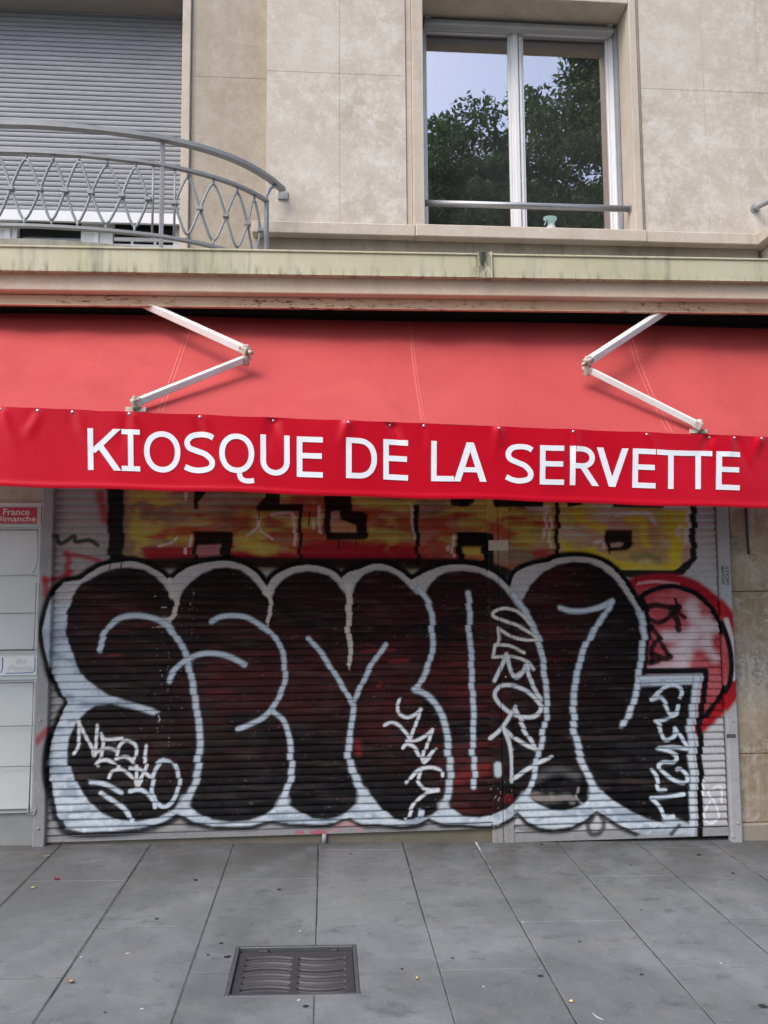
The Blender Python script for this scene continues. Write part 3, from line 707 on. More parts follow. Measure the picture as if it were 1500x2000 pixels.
# ------------------------------------------------------------------ painted roller shutter
class Paint:
    """paint laid on the shutter, in the surveyed sheet coordinates of its plane"""
    def __init__(s, X, Z, Y=0.0, shift=None):
        d = np.stack([X, np.full_like(X, Y), Z], 1)-np.array(CAM)
        f = d@np.array(FW); s.U = 750+FPX*(d@np.array(RT))/f; s.V = 1000-FPX*(d@np.array(UP))/f
        if shift is not None: s.U = s.U+shift
        s.c = np.zeros((len(X), 3)); s.n = len(X)
    def noise(s, sx, sy=None, octs=3, seed=0):
        sy = sy or sx; out = np.zeros(s.n); amp = .5; tot = 0
        for o in range(octs):
            r = np.random.default_rng(seed*17+o); g = r.random((64, 64))
            x = s.U/sx*2**o+1000; y = s.V/sy*2**o+1000
            xi = np.floor(x).astype(int); yi = np.floor(y).astype(int); fx = x-xi; fy = y-yi
            fx = fx*fx*(3-2*fx); fy = fy*fy*(3-2*fy); a, b, c, d = xi % 64, (xi+1) % 64, yi % 64, (yi+1) % 64
            out += amp*((g[a, c]*(1-fx)+g[b, c]*fx)*(1-fy)+(g[a, d]*(1-fx)+g[b, d]*fx)*fy); tot += amp; amp *= .55
        return out/tot
    def blend(s, idx, a, col):
        a = np.clip(a, 0, 1)[:, None]; s.c[idx] = s.c[idx]*(1-a)+np.array(col)*a
    def segdist(s, idx, P, closed=False):
        u, v = s.U[idx], s.V[idx]; D = np.full(len(idx), 1e9); Q = np.vstack([P, P[:1]]) if closed else P
        for (x0, y0), (x1, y1) in zip(Q[:-1], Q[1:]):
            dx, dy = x1-x0, y1-y0; l = dx*dx+dy*dy+1e-9
            t = np.clip(((u-x0)*dx+(v-y0)*dy)/l, 0, 1); D = np.minimum(D, (u-x0-t*dx)**2+(v-y0-t*dy)**2)
        return np.sqrt(D)
    def poly(s, pts, col, soft=2.0, op=1.0, mask=None, smooth=False):
        P = catmull(list(pts)+[pts[0]], 6)[:-1] if smooth else np.array(pts, float)
        m = soft+1
        idx = np.nonzero((s.U > P[:, 0].min()-m) & (s.U < P[:, 0].max()+m) & (s.V > P[:, 1].min()-m) & (s.V < P[:, 1].max()+m))[0]
        if not len(idx): return
        u, v = s.U[idx], s.V[idx]; ins = np.zeros(len(idx), bool); Q = np.vstack([P, P[:1]])
        for (x0, y0), (x1, y1) in zip(Q[:-1], Q[1:]):
            if y0 == y1: continue
            c = ((y0 > v) != (y1 > v)); ins ^= c & (u < (x1-x0)*(v-y0)/(y1-y0)+x0)
        sd = s.segdist(idx, P, True)*np.where(ins, 1, -1)
        a = np.clip(.5+sd/(2*soft), 0, 1)*op
        if mask is not None: a = a*mask[idx]
        s.blend(idx, a, col)
    def stroke(s, pts, w, col, soft=.35, op=1.0, smooth=True, w1=None, mask=None):
        P = catmull(pts, 5) if smooth else np.array(pts, float); n = len(P); W = np.linspace(w, w1 if w1 else w, n)
        K = 14; best = {}
        A = None; alli = None
        m = max(W)*.5*(1+soft)+2
        box = np.nonzero((s.U > P[:, 0].min()-m) & (s.U < P[:, 0].max()+m) & (s.V > P[:, 1].min()-m) & (s.V < P[:, 1].max()+m))[0]
        if not len(box): return
        al = np.zeros(len(box)); bu, bv = s.U[box], s.V[box]
        for k in range(0, max(1, n-1), K):
            C = P[k:k+K+1]
            if len(C) < 2: C = np.vstack([C, C])
            sub = np.nonzero((bu > C[:, 0].min()-m) & (bu < C[:, 0].max()+m) & (bv > C[:, 1].min()-m) & (bv < C[:, 1].max()+m))[0]
            if not len(sub): continue
            d = s.segdist(box[sub], C); h = W[k:k+K+1].mean()/2
            al[sub] = np.maximum(al[sub], np.clip((h*(1+soft)-d)/(2*h*soft+.01), 0, 1))
        al = al*al*(3-2*al)*op
        if mask is not None: al = al*mask[box]
        s.blend(box, al, col)

def cA(*p): return [(x/3, 930+y/3) for x, y in p]
def cB(*p): return [(x/3, 1280+y/3) for x, y in p]
def cC(*p): return [(450+x/3, 930+y/3) for x, y in p]
def cD(*p): return [(450+x/3, 1280+y/3) for x, y in p]
def cE(*p): return [(900+x/2.5, 930+y/2.5) for x, y in p]
def cF(*p): return [(900+x/2.5, 1280+y/2.5) for x, y in p]
BLK = (.0045, .004, .0045); WHT = (.47, .53, .58); WHT_SHADE = (.52, .475, .41); RED = (.30, .012, .022); YEL = (.46, .37, .08); PNK = (.42, .20, .19); MAR = (.050, .0095, .010)  # the upper strokes' white carries the awning's shade in its colour
WTOP = [(163, 1132), (178, 1121), (200, 1109), (225, 1102), (255, 1099), (283, 1105), (310, 1119), (328, 1134), (334, 1138), (345, 1127), (365, 1113), (395, 1103), (430, 1098), (455, 1100), (480, 1108), (500, 1122), (515, 1140), (524, 1150), (537, 1128), (567, 1112), (600, 1106), (630, 1110), (650, 1118), (667, 1132), (672, 1128), (682, 1120), (703, 1114), (733, 1104), (760, 1108), (783, 1120), (803, 1136), (812, 1132), (825, 1124), (843, 1116), (870, 1108), (900, 1106), (932, 1110), (960, 1121), (980, 1137), (996, 1154), (1001, 1134), (1012, 1118), (1040, 1106), (1068, 1101), (1084, 1094), (1116, 1090), (1148, 1092), (1176, 1102), (1200, 1120), (1220, 1146), (1240, 1178), (1252, 1210), (1256, 1242), (1252, 1282), (1247, 1318)]
WREST = [(1250, 1326), (1372, 1322), (1366, 1345), (1358, 1400), (1357, 1460), (1359, 1520), (1358, 1584), (1356, 1632), (1308, 1628), (1260, 1629), (1240, 1624), (1204, 1608), (1164, 1582), (1140, 1600), (1116, 1613), (1080, 1619), (1052, 1615), (1028, 1604), (1010, 1584), (996, 1596), (972, 1609), (940, 1612), (900, 1608), (867, 1608), (840, 1597), (817, 1608), (783, 1612), (743, 1608), (710, 1608), (680, 1596), (657, 1605), (630, 1609), (600, 1608), (567, 1607), (530, 1602), (493, 1612), (450, 1613), (417, 1612), (377, 1604), (347, 1588), (317, 1604), (283, 1615), (233, 1621), (167, 1624), (130, 1617), (113, 1590), (106, 1557), (97, 1520), (96, 1487), (100, 1453), (110, 1420), (123, 1393), (134, 1371), (117, 1343), (103, 1313), (98, 1290), (91, 1263), (87, 1230), (96, 1190), (107, 1160), (127, 1138)]
INT = [(178, 1131), (200, 1118), (228, 1110), (255, 1108), (283, 1113), (305, 1126), (322, 1143), (333, 1160), (346, 1180), (355, 1158), (372, 1138), (395, 1120), (420, 1110), (445, 1108), (470, 1113), (490, 1127), (507, 1145), (520, 1165), (530, 1168), (538, 1150), (553, 1132), (575, 1119), (600, 1115), (620, 1117), (643, 1124), (660, 1138), (672, 1158), (689, 1158), (697, 1138), (712, 1121), (733, 1113), (757, 1115), (778, 1125), (795, 1140), (812, 1160), (826, 1163), (840, 1142), (855, 1126), (872, 1117), (900, 1114), (935, 1118), (965, 1133), (985, 1152), (1000, 1172), (1012, 1190), (1022, 1168), (1036, 1140), (1060, 1117), (1086, 1103), (1116, 1097), (1148, 1099), (1172, 1109), (1194, 1126), (1214, 1150), (1234, 1180), (1246, 1210), (1250, 1242), (1246, 1300), (1250, 1340), (1352, 1336), (1346, 1420), (1350, 1520), (1350, 1622), (1284, 1604), (1260, 1598), (1232, 1584), (1200, 1564), (1176, 1544), (1160, 1540), (1156, 1552), (1144, 1566), (1124, 1576), (1100, 1582), (1076, 1580), (1052, 1570), (1034, 1556), (1028, 1548), (1012, 1560), (988, 1578), (964, 1588), (940, 1596), (900, 1592), (883, 1580), (867, 1566), (857, 1577), (840, 1590), (817, 1598), (790, 1602), (767, 1597), (747, 1580), (730, 1560), (715, 1540), (702, 1552), (697, 1567), (680, 1582), (657, 1594), (633, 1599), (607, 1597), (583, 1583), (563, 1570), (550, 1563), (537, 1577), (517, 1590), (483, 1601), (450, 1604), (413, 1600), (387, 1587), (370, 1573), (360, 1558), (352, 1566), (333, 1584), (307, 1596), (267, 1603), (233, 1601), (200, 1587), (173, 1563), (150, 1530), (137, 1497), (132, 1467), (135, 1440), (147, 1413), (167, 1391), (187, 1378), (217, 1374), (253, 1382), (300, 1396), (312, 1390), (300, 1383), (250, 1369), (213, 1357), (187, 1340), (167, 1325), (150, 1297), (137, 1263), (130, 1230), (132, 1197), (143, 1163), (160, 1140)]

def lay_paint(p, base):
    n1 = p.noise(70, 40, 4, 1); n2 = p.noise(34, 16, 3, 2); n3 = p.noise(120, 30, 4, 3); n4 = p.noise(14, 9, 2, 4)
    fine = p.noise(3.2, 2.2, 2, 5)
    p.c[:] = base; p.c *= (1+.14*(n2-.5)+.10*(n3-.5))[:, None]
    G = lambda m, lo, hi: np.clip((m-lo)/(hi-lo), 0, 1)
    # faded red scribbles on the bare metal at the left
    for pts, w in ((cA((390, 455), (400, 520), (395, 590)), 13), (cA((400, 455), (480, 470), (580, 500)), 9), (cA((280, 610), (340, 600), (420, 560)), 10), (cA((275, 600), (285, 660), (280, 690)), 13), (cA((590, 110), (600, 180), (625, 250)), 20)):
        p.stroke(pts, w, RED, .8, .8)
    p.stroke(cB((225, 500), (260, 465), (290, 430)), 13, RED, .8, .75)
    p.stroke(cA((328, 350), (345, 395), (370, 390), (430, 350), (440, 385), (520, 375), (570, 405)), 8, BLK, .6, .85)
    # the older yellow and red lettering along the top
    p.poly([(238, 900), (1098, 900), (1098, 1118), (238, 1112)], (.25, .175, .11), 5)
    m = np.ones(p.n)
    p.poly([(252, 900), (1096, 900), (1096, 1078), (252, 1078)], YEL, 6, .95, G(n1, .36, .50))
    p.poly([(252, 900), (1096, 900), (1096, 1100), (252, 1100)], (.32, .03, .03), 6, .85, G(n3, .49, .60))
    p.poly([(262, 900), (1096, 900), (1096, 1090), (262, 1090)], (.42, .26, .22), 6, .45, G(n2, .55, .70))
    p.poly([(262, 900), (1096, 900), (1096, 1090), (262, 1090)], (.17, .12, .06), 6, .4, G(p.noise(50, 28, 3, 9), .55, .70))
    p.poly(cA((840, 415), (1130, 410), (1130, 490), (850, 500)), RED, 5, .95); p.poly(cA((1360, 445), (1500, 440), (1500, 500), (1360, 500)), RED, 5, .9)
    p.poly(cC((0, 440), (360, 440), (370, 495), (0, 490)), RED, 6, .9); p.poly(cC((415, 395), (560, 375), (830, 380), (1090, 410), (1090, 520), (415, 500)), RED, 6, .95)
    p.poly(cC((1110, 480), (1500, 470), (1500, 540), (1110, 530)), RED, 6, .8); p.poly(cE((160, 430), (460, 420), (460, 465), (160, 465)), (.36, .09, .05), 6, .7)
    for pts, w in ((cC((160, 240), (170, 360), (190, 420)), 24), (cC((60, 380), (160, 430), (250, 430)), 22), (cC((940, 270), (950, 420)), 22), (cC((850, 160), (1040, 170)), 14), (cA((800, 200), (810, 480)), 12), (cA((1000, 360), (1100, 370)), 20), (cE((10, 230), (110, 250)), 16), (cA((1400, 380), (1490, 400)), 22)):
        p.stroke(pts, w, YEL, .8, .75, mask=G(n2, .3, .5))
    # right-hand letter, brighter
    BP = cE((478, 60), (1116, 60), (1116, 395), (1042, 462), (830, 462), (740, 460), (690, 420), (610, 385), (480, 415))
    p.poly(BP, (.50, .42, .33), 3); p.poly(BP, YEL, 3, .85, G(n1, .44, .56))
    p.poly(BP, (.40, .16, .13), 3, .55, G(n3, .56, .68))
    for pts, w in ((cE((1010, 190), (1040, 300), (1035, 430)), 24), (cE((1075, 180), (1060, 300), (1040, 420)), 20), (cE((620, 370), (720, 410), (800, 440), (1040, 445)), 17), (cE((500, 330), (540, 370), (640, 365)), 13), (cE((560, 180), (600, 220), (690, 260)), 18), (cE((820, 210), (880, 220), (900, 330)), 15)):
        p.stroke(pts, w, (.58, .46, .035), .7, .85)
    p.stroke(cE((840, 400), (900, 385), (960, 410)), 14, (.13, .14, .06), .9, .6); p.stroke(cE((930, 240), (945, 320)), 22, (.40, .15, .12), .9, .6)
    WH2 = (.62, .58, .57)
    for pts, w in ((cE((760, 190), (850, 180), (920, 190), (940, 230)), 9), (cE((330, 150), (420, 160)), 12), (cE((410, 180), (408, 300)), 6), (cE((436, 200), (434, 345)), 6), (cE((1060, 250), (1062, 290)), 8), (cE((655, 325), (690, 320), (690, 350)), 6), (cE((1105, 165), (1100, 320)), 7), (cE((990, 155), (1100, 160)), 8),
                   (cC((240, 225), (350, 215), (375, 280), (372, 400)), 6), (cC((490, 260), (490, 305)), 6), (cC((515, 180), (525, 330)), 6), (cC((1055, 170), (1065, 240), (1080, 370)), 6), (cC((1300, 350), (1300, 470)), 5), (cC((1275, 415), (1278, 430)), 6), (cA((1115, 350), (1110, 410)), 5), (cA((1090, 425), (1092, 450)), 6), (cA((930, 410), (1000, 390), (1030, 360)), 5), (cA((1090, 100), (1088, 140)), 6), (cC((90, 350), (150, 310), (180, 260)), 4), (cC((160, 240), (180, 320), (240, 370)), 4)):
        p.stroke(pts, w, WH2, .6, .75)
    ob = lambda pts, soft=1.6: p.poly(pts, BLK, soft, .97)
    ob(cA((628, -60), (728, -60), (726, 500), (634, 500)), 2.5)
    ob(cA((1150, -40), (1235, -40), (1205, 100), (1165, 150), (1150, 195), (1132, 190), (1135, 150)))
    ob(cA((1132, 322), (1358, 325), (1358, 510), (1130, 510))); p.poly(cA((1156, 405), (1292, 400), (1292, 500), (1154, 505)), (.36, .15, .15), 2)
    ob(cC((205, 40), (292, 40), (292, 163), (420, 163), (422, 206), (150, 206), (145, 184), (205, 120))); ob(cC((398, 200), (420, 200), (415, 500), (396, 500)))
    ob(cC((552, -60), (712, -60), (708, 205), (775, 208), (803, 225), (800, 360), (780, 372), (556, 372), (550, 330), (548, 150)))
    p.poly(cC((588, 208), (636, 206), (640, 250), (738, 290), (738, 330), (590, 328)), (.45, .25, .13), 2); p.poly(cC((590, 210), (634, 208), (630, 280), (592, 285)), (.40, .24, .24), 2)
    ob(cC((1068, 170), (1100, 165), (1108, 525), (1086, 525))); ob(cC((1285, 60), (1470, 60), (1420, 160), (1370, 178), (1290, 172)))
    ob(cC((1318, 328), (1500, 330), (1500, 500), (1325, 500))); ob(cE((-20, 276), (145, 278), (158, 290), (158, 440), (-20, 440)))
    p.poly(cE((12, 346), (98, 346), (100, 412), (14, 412)), (.50, .36, .07), 3); p.poly(cE((14, 388), (98, 388), (98, 418), (14, 418)), (.34, .07, .05), 3, .8)
    ob(cE((-20, 60), (45, 60), (40, 145), (-10, 150))); ob(cE((142, 60), (410, 60), (400, 152), (160, 152)))
    ob(cE((457, 100), (478, 100), (478, 420), (458, 420))); ob(cE((505, 60), (600, 60), (590, 140), (520, 152)))
    ob(cE((705, 268), (718, 262), (838, 263), (838, 330), (808, 362), (716, 366), (703, 330))); p.poly(cE((722, 328), (780, 322), (792, 330), (770, 346), (728, 348)), (.44, .33, .27), 1.5)
    ob(cE((735, 60), (1000, 60), (990, 155), (740, 152)))
    ob(cE((1116, 60), (1146, 60), (1148, 400), (1086, 480), (1040, 492), (820, 496), (740, 470), (742, 458), (1040, 460), (1116, 396)))
    p.stroke([(238, 1104), (420, 1098), (620, 1100), (900, 1102), (985, 1118)], 22, BLK, .35, .95)
    # red roundel at the right
    RP = cE((840, 515), (900, 500), (950, 495), (1070, 498), (1170, 540), (1250, 605), (1320, 690), (1345, 760), (1345, 1060))+cF((1345, 180), (1300, 235), (1220, 330), (1150, 390), (1100, 390))+cE((840, 900))
    p.poly(RP, (.42, .10, .11), 2.5); p.poly(RP, RED, 2.5, .55, G(n2, .35, .6))
    p.stroke(cE((840, 520), (950, 505), (1070, 512), (1160, 550), (1235, 610), (1300, 690), (1335, 770)), 22, (.33, .012, .022), .4)
    p.stroke(cF((1330, -60), (1335, 80), (1325, 160), (1270, 240), (1200, 320), (1150, 365)), 26, (.33, .010, .018), .4)
    p.stroke(cE((860, 525), (950, 515), (1060, 530)), 6, (.55, .30, .30), .6, .8); p.stroke(cE((1283, 700), (1310, 800), (1322, 900), (1318, 985)), 9, (.52, .50, .50), .5, .9)
    for pts, w in ((cE((1100, 640), (1180, 720), (1240, 740)), 18), (cE((990, 785), (1100, 770), (1250, 735)), 20), (cE((1130, 620), (1130, 760), (1060, 880)), 22), (cE((1200, 700), (1200, 820), (1240, 890)), 18), (cE((1040, 850), (1100, 830), (1200, 810)), 20), (cE((1000, 780), (1090, 800)), 18), (cE((940, 950), (1010, 925), (1080, 920), (1060, 960)), 24), (cE((1110, 870), (1060, 950)), 20)):
        p.stroke(pts, w, (.60, .54, .55), .9, .62)
    for pts, w in ((cE((890, 640), (950, 630), (1010, 640), (1060, 640)), 11), (cE((920, 700), (960, 715), (1010, 690), (1060, 635)), 9), (cE((1020, 650), (1050, 700), (1060, 750)), 12), (cE((1050, 660), (1090, 690)), 8), (cE((1050, 620), (1045, 600)), 6), (cE((925, 730), (970, 800), (1010, 870)), 9), (cE((960, 790), (930, 850), (930, 910)), 10), (cE((940, 870), (990, 890), (1020, 880)), 11), (cE((920, 910), (960, 900)), 12)):
        p.stroke(pts, w, BLK, .35, .92)
    p.stroke(cE((870, 600), (900, 572), (960, 547), (1030, 537), (1110, 557), (1170, 592), (1230, 662), (1270, 740), (1298, 830), (1308, 920), (1300, 1000))+cF((1285, 160), (1240, 230), (1190, 290), (1150, 315)), 10, BLK, .3)
    p.stroke(cE((880, 590), (905, 690), (900, 760), (925, 740)), 12, BLK, .4)
    # the big outlined throw-up: black halo, white body, dark filling
    W = np.array(WTOP+WREST)
    p.stroke([tuple(q) for q in WTOP[:55]], 26, BLK, .25)
    p.stroke(WREST[-22:]+[WTOP[0]], 21, BLK, .45); p.stroke(WREST[10:40], 17, BLK, .5, .95); p.stroke(WREST[38:47], 22, (.02, .022, .03), .9, .85)
    p.stroke([(1256, 1311), (1378, 1310), (1374, 1345), (1366, 1400), (1366, 1460), (1368, 1520), (1366, 1590), (1366, 1632)], 11, BLK, .3, 1, False)
    cream = WHT
    p.poly(WTOP+WREST, cream, 1.5)
    p.poly(WTOP+WREST, (.22, .27, .34), 1.5, .7, G(n2, .45, .68)*(p.V > 1180))
    p.poly(WTOP+WREST, (.58, .62, .66), 1.5, .8, G(n4, .6, .75)*(p.V > 1400))
    p.poly(WTOP+WREST, (.40, .365, .34), 1.5, .7, (p.V < 1180)*1.0)  # white painted duller towards the top, awning shade put into the colour
    p.poly(INT, (.0085, .0052, .0052), 2.2)
    p.poly(INT, (.005, .005, .0055), 2, .9, G(p.V, 1400, 1560))
    red = lambda cx, cy, rx, ry: np.exp(-((p.U-cx)/rx)**2-((p.V-cy)/ry)**2)
    reg = np.clip(red(460, 1330, 90, 110)+red(240, 1210, 80, 70)*.7+red(610, 1230, 70, 90)*.6+red(760, 1260, 70, 120)*.8+red(760, 1420, 55, 60)*.9+red(915, 1400, 70, 230)*1.2+red(1080, 1230, 60, 120)*.7+red(600, 1350, 90, 80)*.5+red(300, 1480, 80, 60)*.3, 0, 1.2)
    p.poly(INT, MAR, 2, .9, np.clip(reg*G(n3, .30, .55), 0, 1)); p.poly(INT, (.10, .016, .016), 2, .65, np.clip(reg*G(p.noise(60, 9, 3, 12), .55, .72), 0, 1))
    p.poly(INT, (.06, .04, .034), 2, .5, G(p.noise(80, 7, 3, 14), .62, .76)); p.poly(INT, (.018, .018, .019), 2, .5, G(p.noise(45, 25, 3, 15), .62, .75)*(p.V > 1380))
    p.stroke(cF((360, 685), (420, 700), (440, 690)), 16, (.30, .27, .25), .6, .7); p.stroke(cF((455, 700), (520, 690), (545, 705)), 15, (.28, .25, .24), .6, .7)
    p.stroke(cF((575, 640), (565, 690), (590, 720)), 5, (.30, .29, .29), .6, .7); p.stroke(cF((360, 600), (470, 560), (560, 590)), 16, (.12, .12, .12), .9, .6); p.stroke(cF((370, 640), (480, 610), (620, 640)), 9, BLK, .6)
    for pts, w in ((cC((755, 1030), (830, 1022), (960, 1018)), 4), (cC((940, 1085), (1040, 1080)), 7), (cA((640, 1050), (700, 1047)), 4), (cD((1330, 720), (1420, 690), (1490, 660)), 22), (cD((870, 180), (885, 165)), 8), (cD((740, 510), (760, 570)), 14)):
        p.stroke(pts, w, (.22, .025, .025), .8, .6)
    # peeled-paint flecks in vertical runs
    for x, y0, y1 in ((306, 1240, 1605), (316, 1240, 1420), (330, 1250, 1590), (357, 1150, 1420), (371, 1155, 1200), (378, 1140, 1300), (350, 1160, 1180), (321, 1170, 1260)):
        sel = np.nonzero((np.abs(p.U-x-2*(n2-.5)*2) < 1.2) & (p.V > y0) & (p.V < y1) & (fine > .74))[0]; p.blend(sel, np.full(len(sel), .6), (.40, .38, .33))
    sel = np.nonzero((p.U > 290) & (p.U < 386) & (p.V > 1150) & (p.V < 1275) & (p.noise(23, 1.8, 2, 21) > .84) & (n4 > .5))[0]; p.blend(sel, np.full(len(sel), .8), (.50, .47, .41))
    sel = np.nonzero((p.U > 955) & (p.U < 1006) & (p.V > 1525) & (p.V < 1615) & (p.noise(4.5, 3, 2, 23) > .79))[0]; p.blend(sel, np.full(len(sel), .75), (.42, .40, .39))
    p.poly([(981, 1552), (1001, 1550), (1002, 1566), (984, 1566)], (.12, .006, .012), 2, .8)
    # white inner drawing of the throw-up
    def T(pts, w=10.5, w1=None):
        p.stroke(pts, w*1.12, (.21, .24, .275), .32, .85, True, w1*1.12 if w1 else None); p.stroke(pts, w*.80, WHT, .32, .97, True, w1*.8 if w1 else None)
    p.stroke([tuple(q) for q in WTOP[:9]], 5, (.45, .43, .41), .35); p.stroke([tuple(q) for q in WTOP[8:18]], 5, (.45, .43, .41), .35)
    p.stroke([tuple(q) for q in WTOP[17:24]], 5, (.45, .43, .41), .35); p.stroke([tuple(q) for q in WTOP[24:31]], 5, (.45, .43, .41), .35); p.stroke([tuple(q) for q in WTOP[30:40]], 6, (.45, .43, .41), .35); p.stroke([tuple(q) for q in WTOP[39:]], 6, (.45, .43, .41), .35)  # top outline's white toned down for the awning's shade
    p.stroke([(333, 1132), (337, 1160), (345, 1177), (341, 1200), (325, 1215)], 9, WHT_SHADE, .3); p.stroke([(337, 1158), (338, 1164)], 15, WHT_SHADE, .3); p.stroke([(318, 1214), (326, 1214)], 15, WHT_SHADE, .3)
    T([(195, 1270), (200, 1255), (205, 1240), (216, 1222), (235, 1207), (265, 1202), (295, 1206), (325, 1219), (345, 1243), (360, 1270), (370, 1300), (376, 1330), (381, 1360), (386, 1400), (391, 1450), (388, 1490), (381, 1525), (371, 1550), (361, 1566)], 11, 14)
    T([(331, 1330), (340, 1312), (362, 1291), (390, 1278), (417, 1276), (450, 1283), (480, 1298)], 11)
    T([(413, 1214), (430, 1205), (455, 1202), (482, 1206), (507, 1220), (533, 1238), (549, 1266), (557, 1297), (557, 1327), (549, 1353), (532, 1383), (510, 1403), (483, 1416), (464, 1424)], 10.5)
    T([(534, 1391), (551, 1405), (562, 1430), (568, 1460), (570, 1490), (566, 1520), (558, 1545), (549, 1567)], 10, 13)
    p.stroke([(520, 1154), (528, 1175), (529, 1192), (522, 1213)], 7.5, WHT_SHADE, .3); p.stroke([(519, 1156), (523, 1157)], 14, WHT_SHADE, .3)
    T([(603, 1247), (625, 1272), (645, 1300), (660, 1325), (675, 1350), (691, 1378)], 10); T([(753, 1259), (735, 1285), (720, 1310), (705, 1340), (693, 1366)], 10)
    T([(691, 1378), (685, 1415), (682, 1450), (682, 1480), (688, 1505), (698, 1530), (712, 1552)], 10, 16)
    p.stroke([(680, 1140), (681, 1160), (682, 1190), (681, 1225), (684, 1260), (684, 1297)], 13, WHT_SHADE, .3, 1, True, 8)
    T([(818, 1150), (835, 1175), (843, 1200), (845, 1230), (845, 1260), (840, 1290), (828, 1320), (812, 1348)], 11)
    T([(810, 1347), (827, 1353), (847, 1370), (860, 1393), (871, 1427), (875, 1453), (878, 1487), (877, 1520), (875, 1547), (867, 1572)], 12, 14)
    T([(913, 1158), (917, 1190), (917, 1215), (918, 1260), (922, 1290), (921, 1330), (924, 1370), (923, 1420), (924, 1460), (925, 1500), (924, 1536)], 11)
    T([(1002, 1160), (1016, 1182), (1032, 1208), (1048, 1243), (1058, 1278), (1062, 1314), (1066, 1352), (1066, 1392), (1061, 1428), (1054, 1460), (1048, 1488), (1042, 1516), (1034, 1538), (1026, 1556)], 12, 10)
    T([(1092, 1187), (1112, 1193), (1140, 1193), (1172, 1185), (1195, 1174)], 11); T([(1195, 1174), (1180, 1199), (1164, 1222), (1148, 1250), (1136, 1278), (1127, 1312), (1120, 1348), (1118, 1380), (1120, 1416), (1126, 1452), (1136, 1484), (1148, 1516), (1162, 1546)], 11, 14)
    T([(1252, 1200), (1256, 1242), (1252, 1282), (1246, 1318), (1240, 1355), (1228, 1390), (1215, 1416)], 12)
    T([(1250, 1324), (1368, 1320)], 10); T([(1360, 1322), (1354, 1360), (1348, 1400), (1347, 1440), (1350, 1480), (1352, 1530), (1351, 1580), (1350, 1628)], 13)
    for pts in ([(555, 1562), (548, 1574)], [(362, 1562), (356, 1576)], [(708, 1548), (706, 1572)], [(866, 1572), (868, 1584)], [(1026, 1556), (1020, 1576)], [(1160, 1545), (1162, 1566)]): p.stroke(pts, 20, WHT, .6, .9)
    for x, y, l, c in ((604, 1000, 26, BLK), (505, 1000, 14, BLK), (660, 1056, 14, BLK), (820, 1104, 20, BLK), (1190, 1072, 10, BLK), (694, 1056, 9, BLK), (523, 1214, 12, WHT_SHADE), (684, 1300, 8, WHT_SHADE), (950, 1098, 18, BLK), (310, 1398, 10, WHT), (700, 1014, 12, BLK), (1240, 1126, 12, BLK), (352, 1100, 14, BLK), (216, 1094, 20, BLK), (238, 1096, 14, BLK)):
        p.stroke([(x, y), (x+.5, y+l*.6), (x, y+l)], 2.6, c, .4, .9)
    p.blend(np.arange(p.n),   .015*G(p.noise(26, 20, 3, 31), .55, .75)*(p.V > 1190)*(p.V < 1640)*(p.U < 1372), (.30, .33, .36))
    sel = np.nonzero((p.noise(3.0, 2.6, 1, 33) > .93) & (n2 > .5) & (p.V > 1100))[0]; p.blend(sel, np.full(len(sel), .22), (.35, .34, .33))
    # smaller tags
    def t(f, w=7, col=WHT):
        for q in f: p.stroke(q, w*1.0, tuple(v*.5 for v in col), .3, .8); p.stroke(q, w*.78, tuple(min(.72, v*1.12) for v in col), .25)
    t((cB((460, 385), (462, 450), (460, 530), (437, 573)), cB((455, 385), (500, 470), (540, 540), (555, 590)), cB((568, 410), (565, 480), (560, 585)), cB((592, 458), (610, 490), (660, 492), (715, 485)), cB((592, 458), (605, 510), (597, 595)), cB((560, 575), (600, 548), (650, 545), (695, 560)), cB((572, 645), (590, 620), (640, 612), (690, 640), (692, 668)),
       cB((690, 585), (700, 530), (740, 497), (790, 520), (803, 560), (796, 605)), cB((690, 605), (740, 592), (785, 615), (798, 655)), cB((640, 715), (655, 680), (700, 667), (740, 682), (780, 720), (795, 760)), cB((857, 530), (855, 590), (864, 612), (845, 680), (815, 740), (795, 785)), cB((760, 660), (820, 668), (885, 712)), cB((798, 650), (803, 740))), 7.5, (.56, .57, .575))
    t((cB((965, 612), (1015, 630), (1045, 700), (1040, 790), (1000, 865), (950, 885), (905, 840), (888, 770), (905, 680), (940, 625), (970, 612)), cB((762, 795), (820, 785), (870, 815), (900, 855), (908, 890))), 9); t((cB((525, 740), (580, 745), (650, 770), (712, 805)), cB((592, 805), (650, 842), (720, 890), (760, 935), (766, 968))), 10)
    t((cD((993, 255), (978, 300), (985, 340), (1025, 363), (1070, 350), (1115, 315)), cD((1110, 315), (1090, 380), (1065, 450), (1050, 490)), cD((900, 408), (940, 390), (985, 410), (1030, 458), (1050, 490)), cD((1030, 500), (1080, 500), (1140, 470), (1182, 435)), cD((1182, 435), (1160, 500), (1140, 570), (1128, 625)), cD((1010, 542), (1030, 520), (1070, 530), (1105, 570), (1125, 622)), cD((1205, 550), (1170, 590), (1130, 628)), cD((1030, 742), (1060, 702), (1110, 665), (1180, 655), (1230, 675), (1233, 702)), cD((1110, 675), (1092, 720), (1112, 760), (1150, 785), (1215, 785)), cD((1215, 788), (1150, 805), (1090, 850), (1050, 910), (1035, 950))), 7.5, (.56, .58, .60))
    t((cD((1110, 912), (1104, 940)),), 13)
    U = (.52, .50, .46)
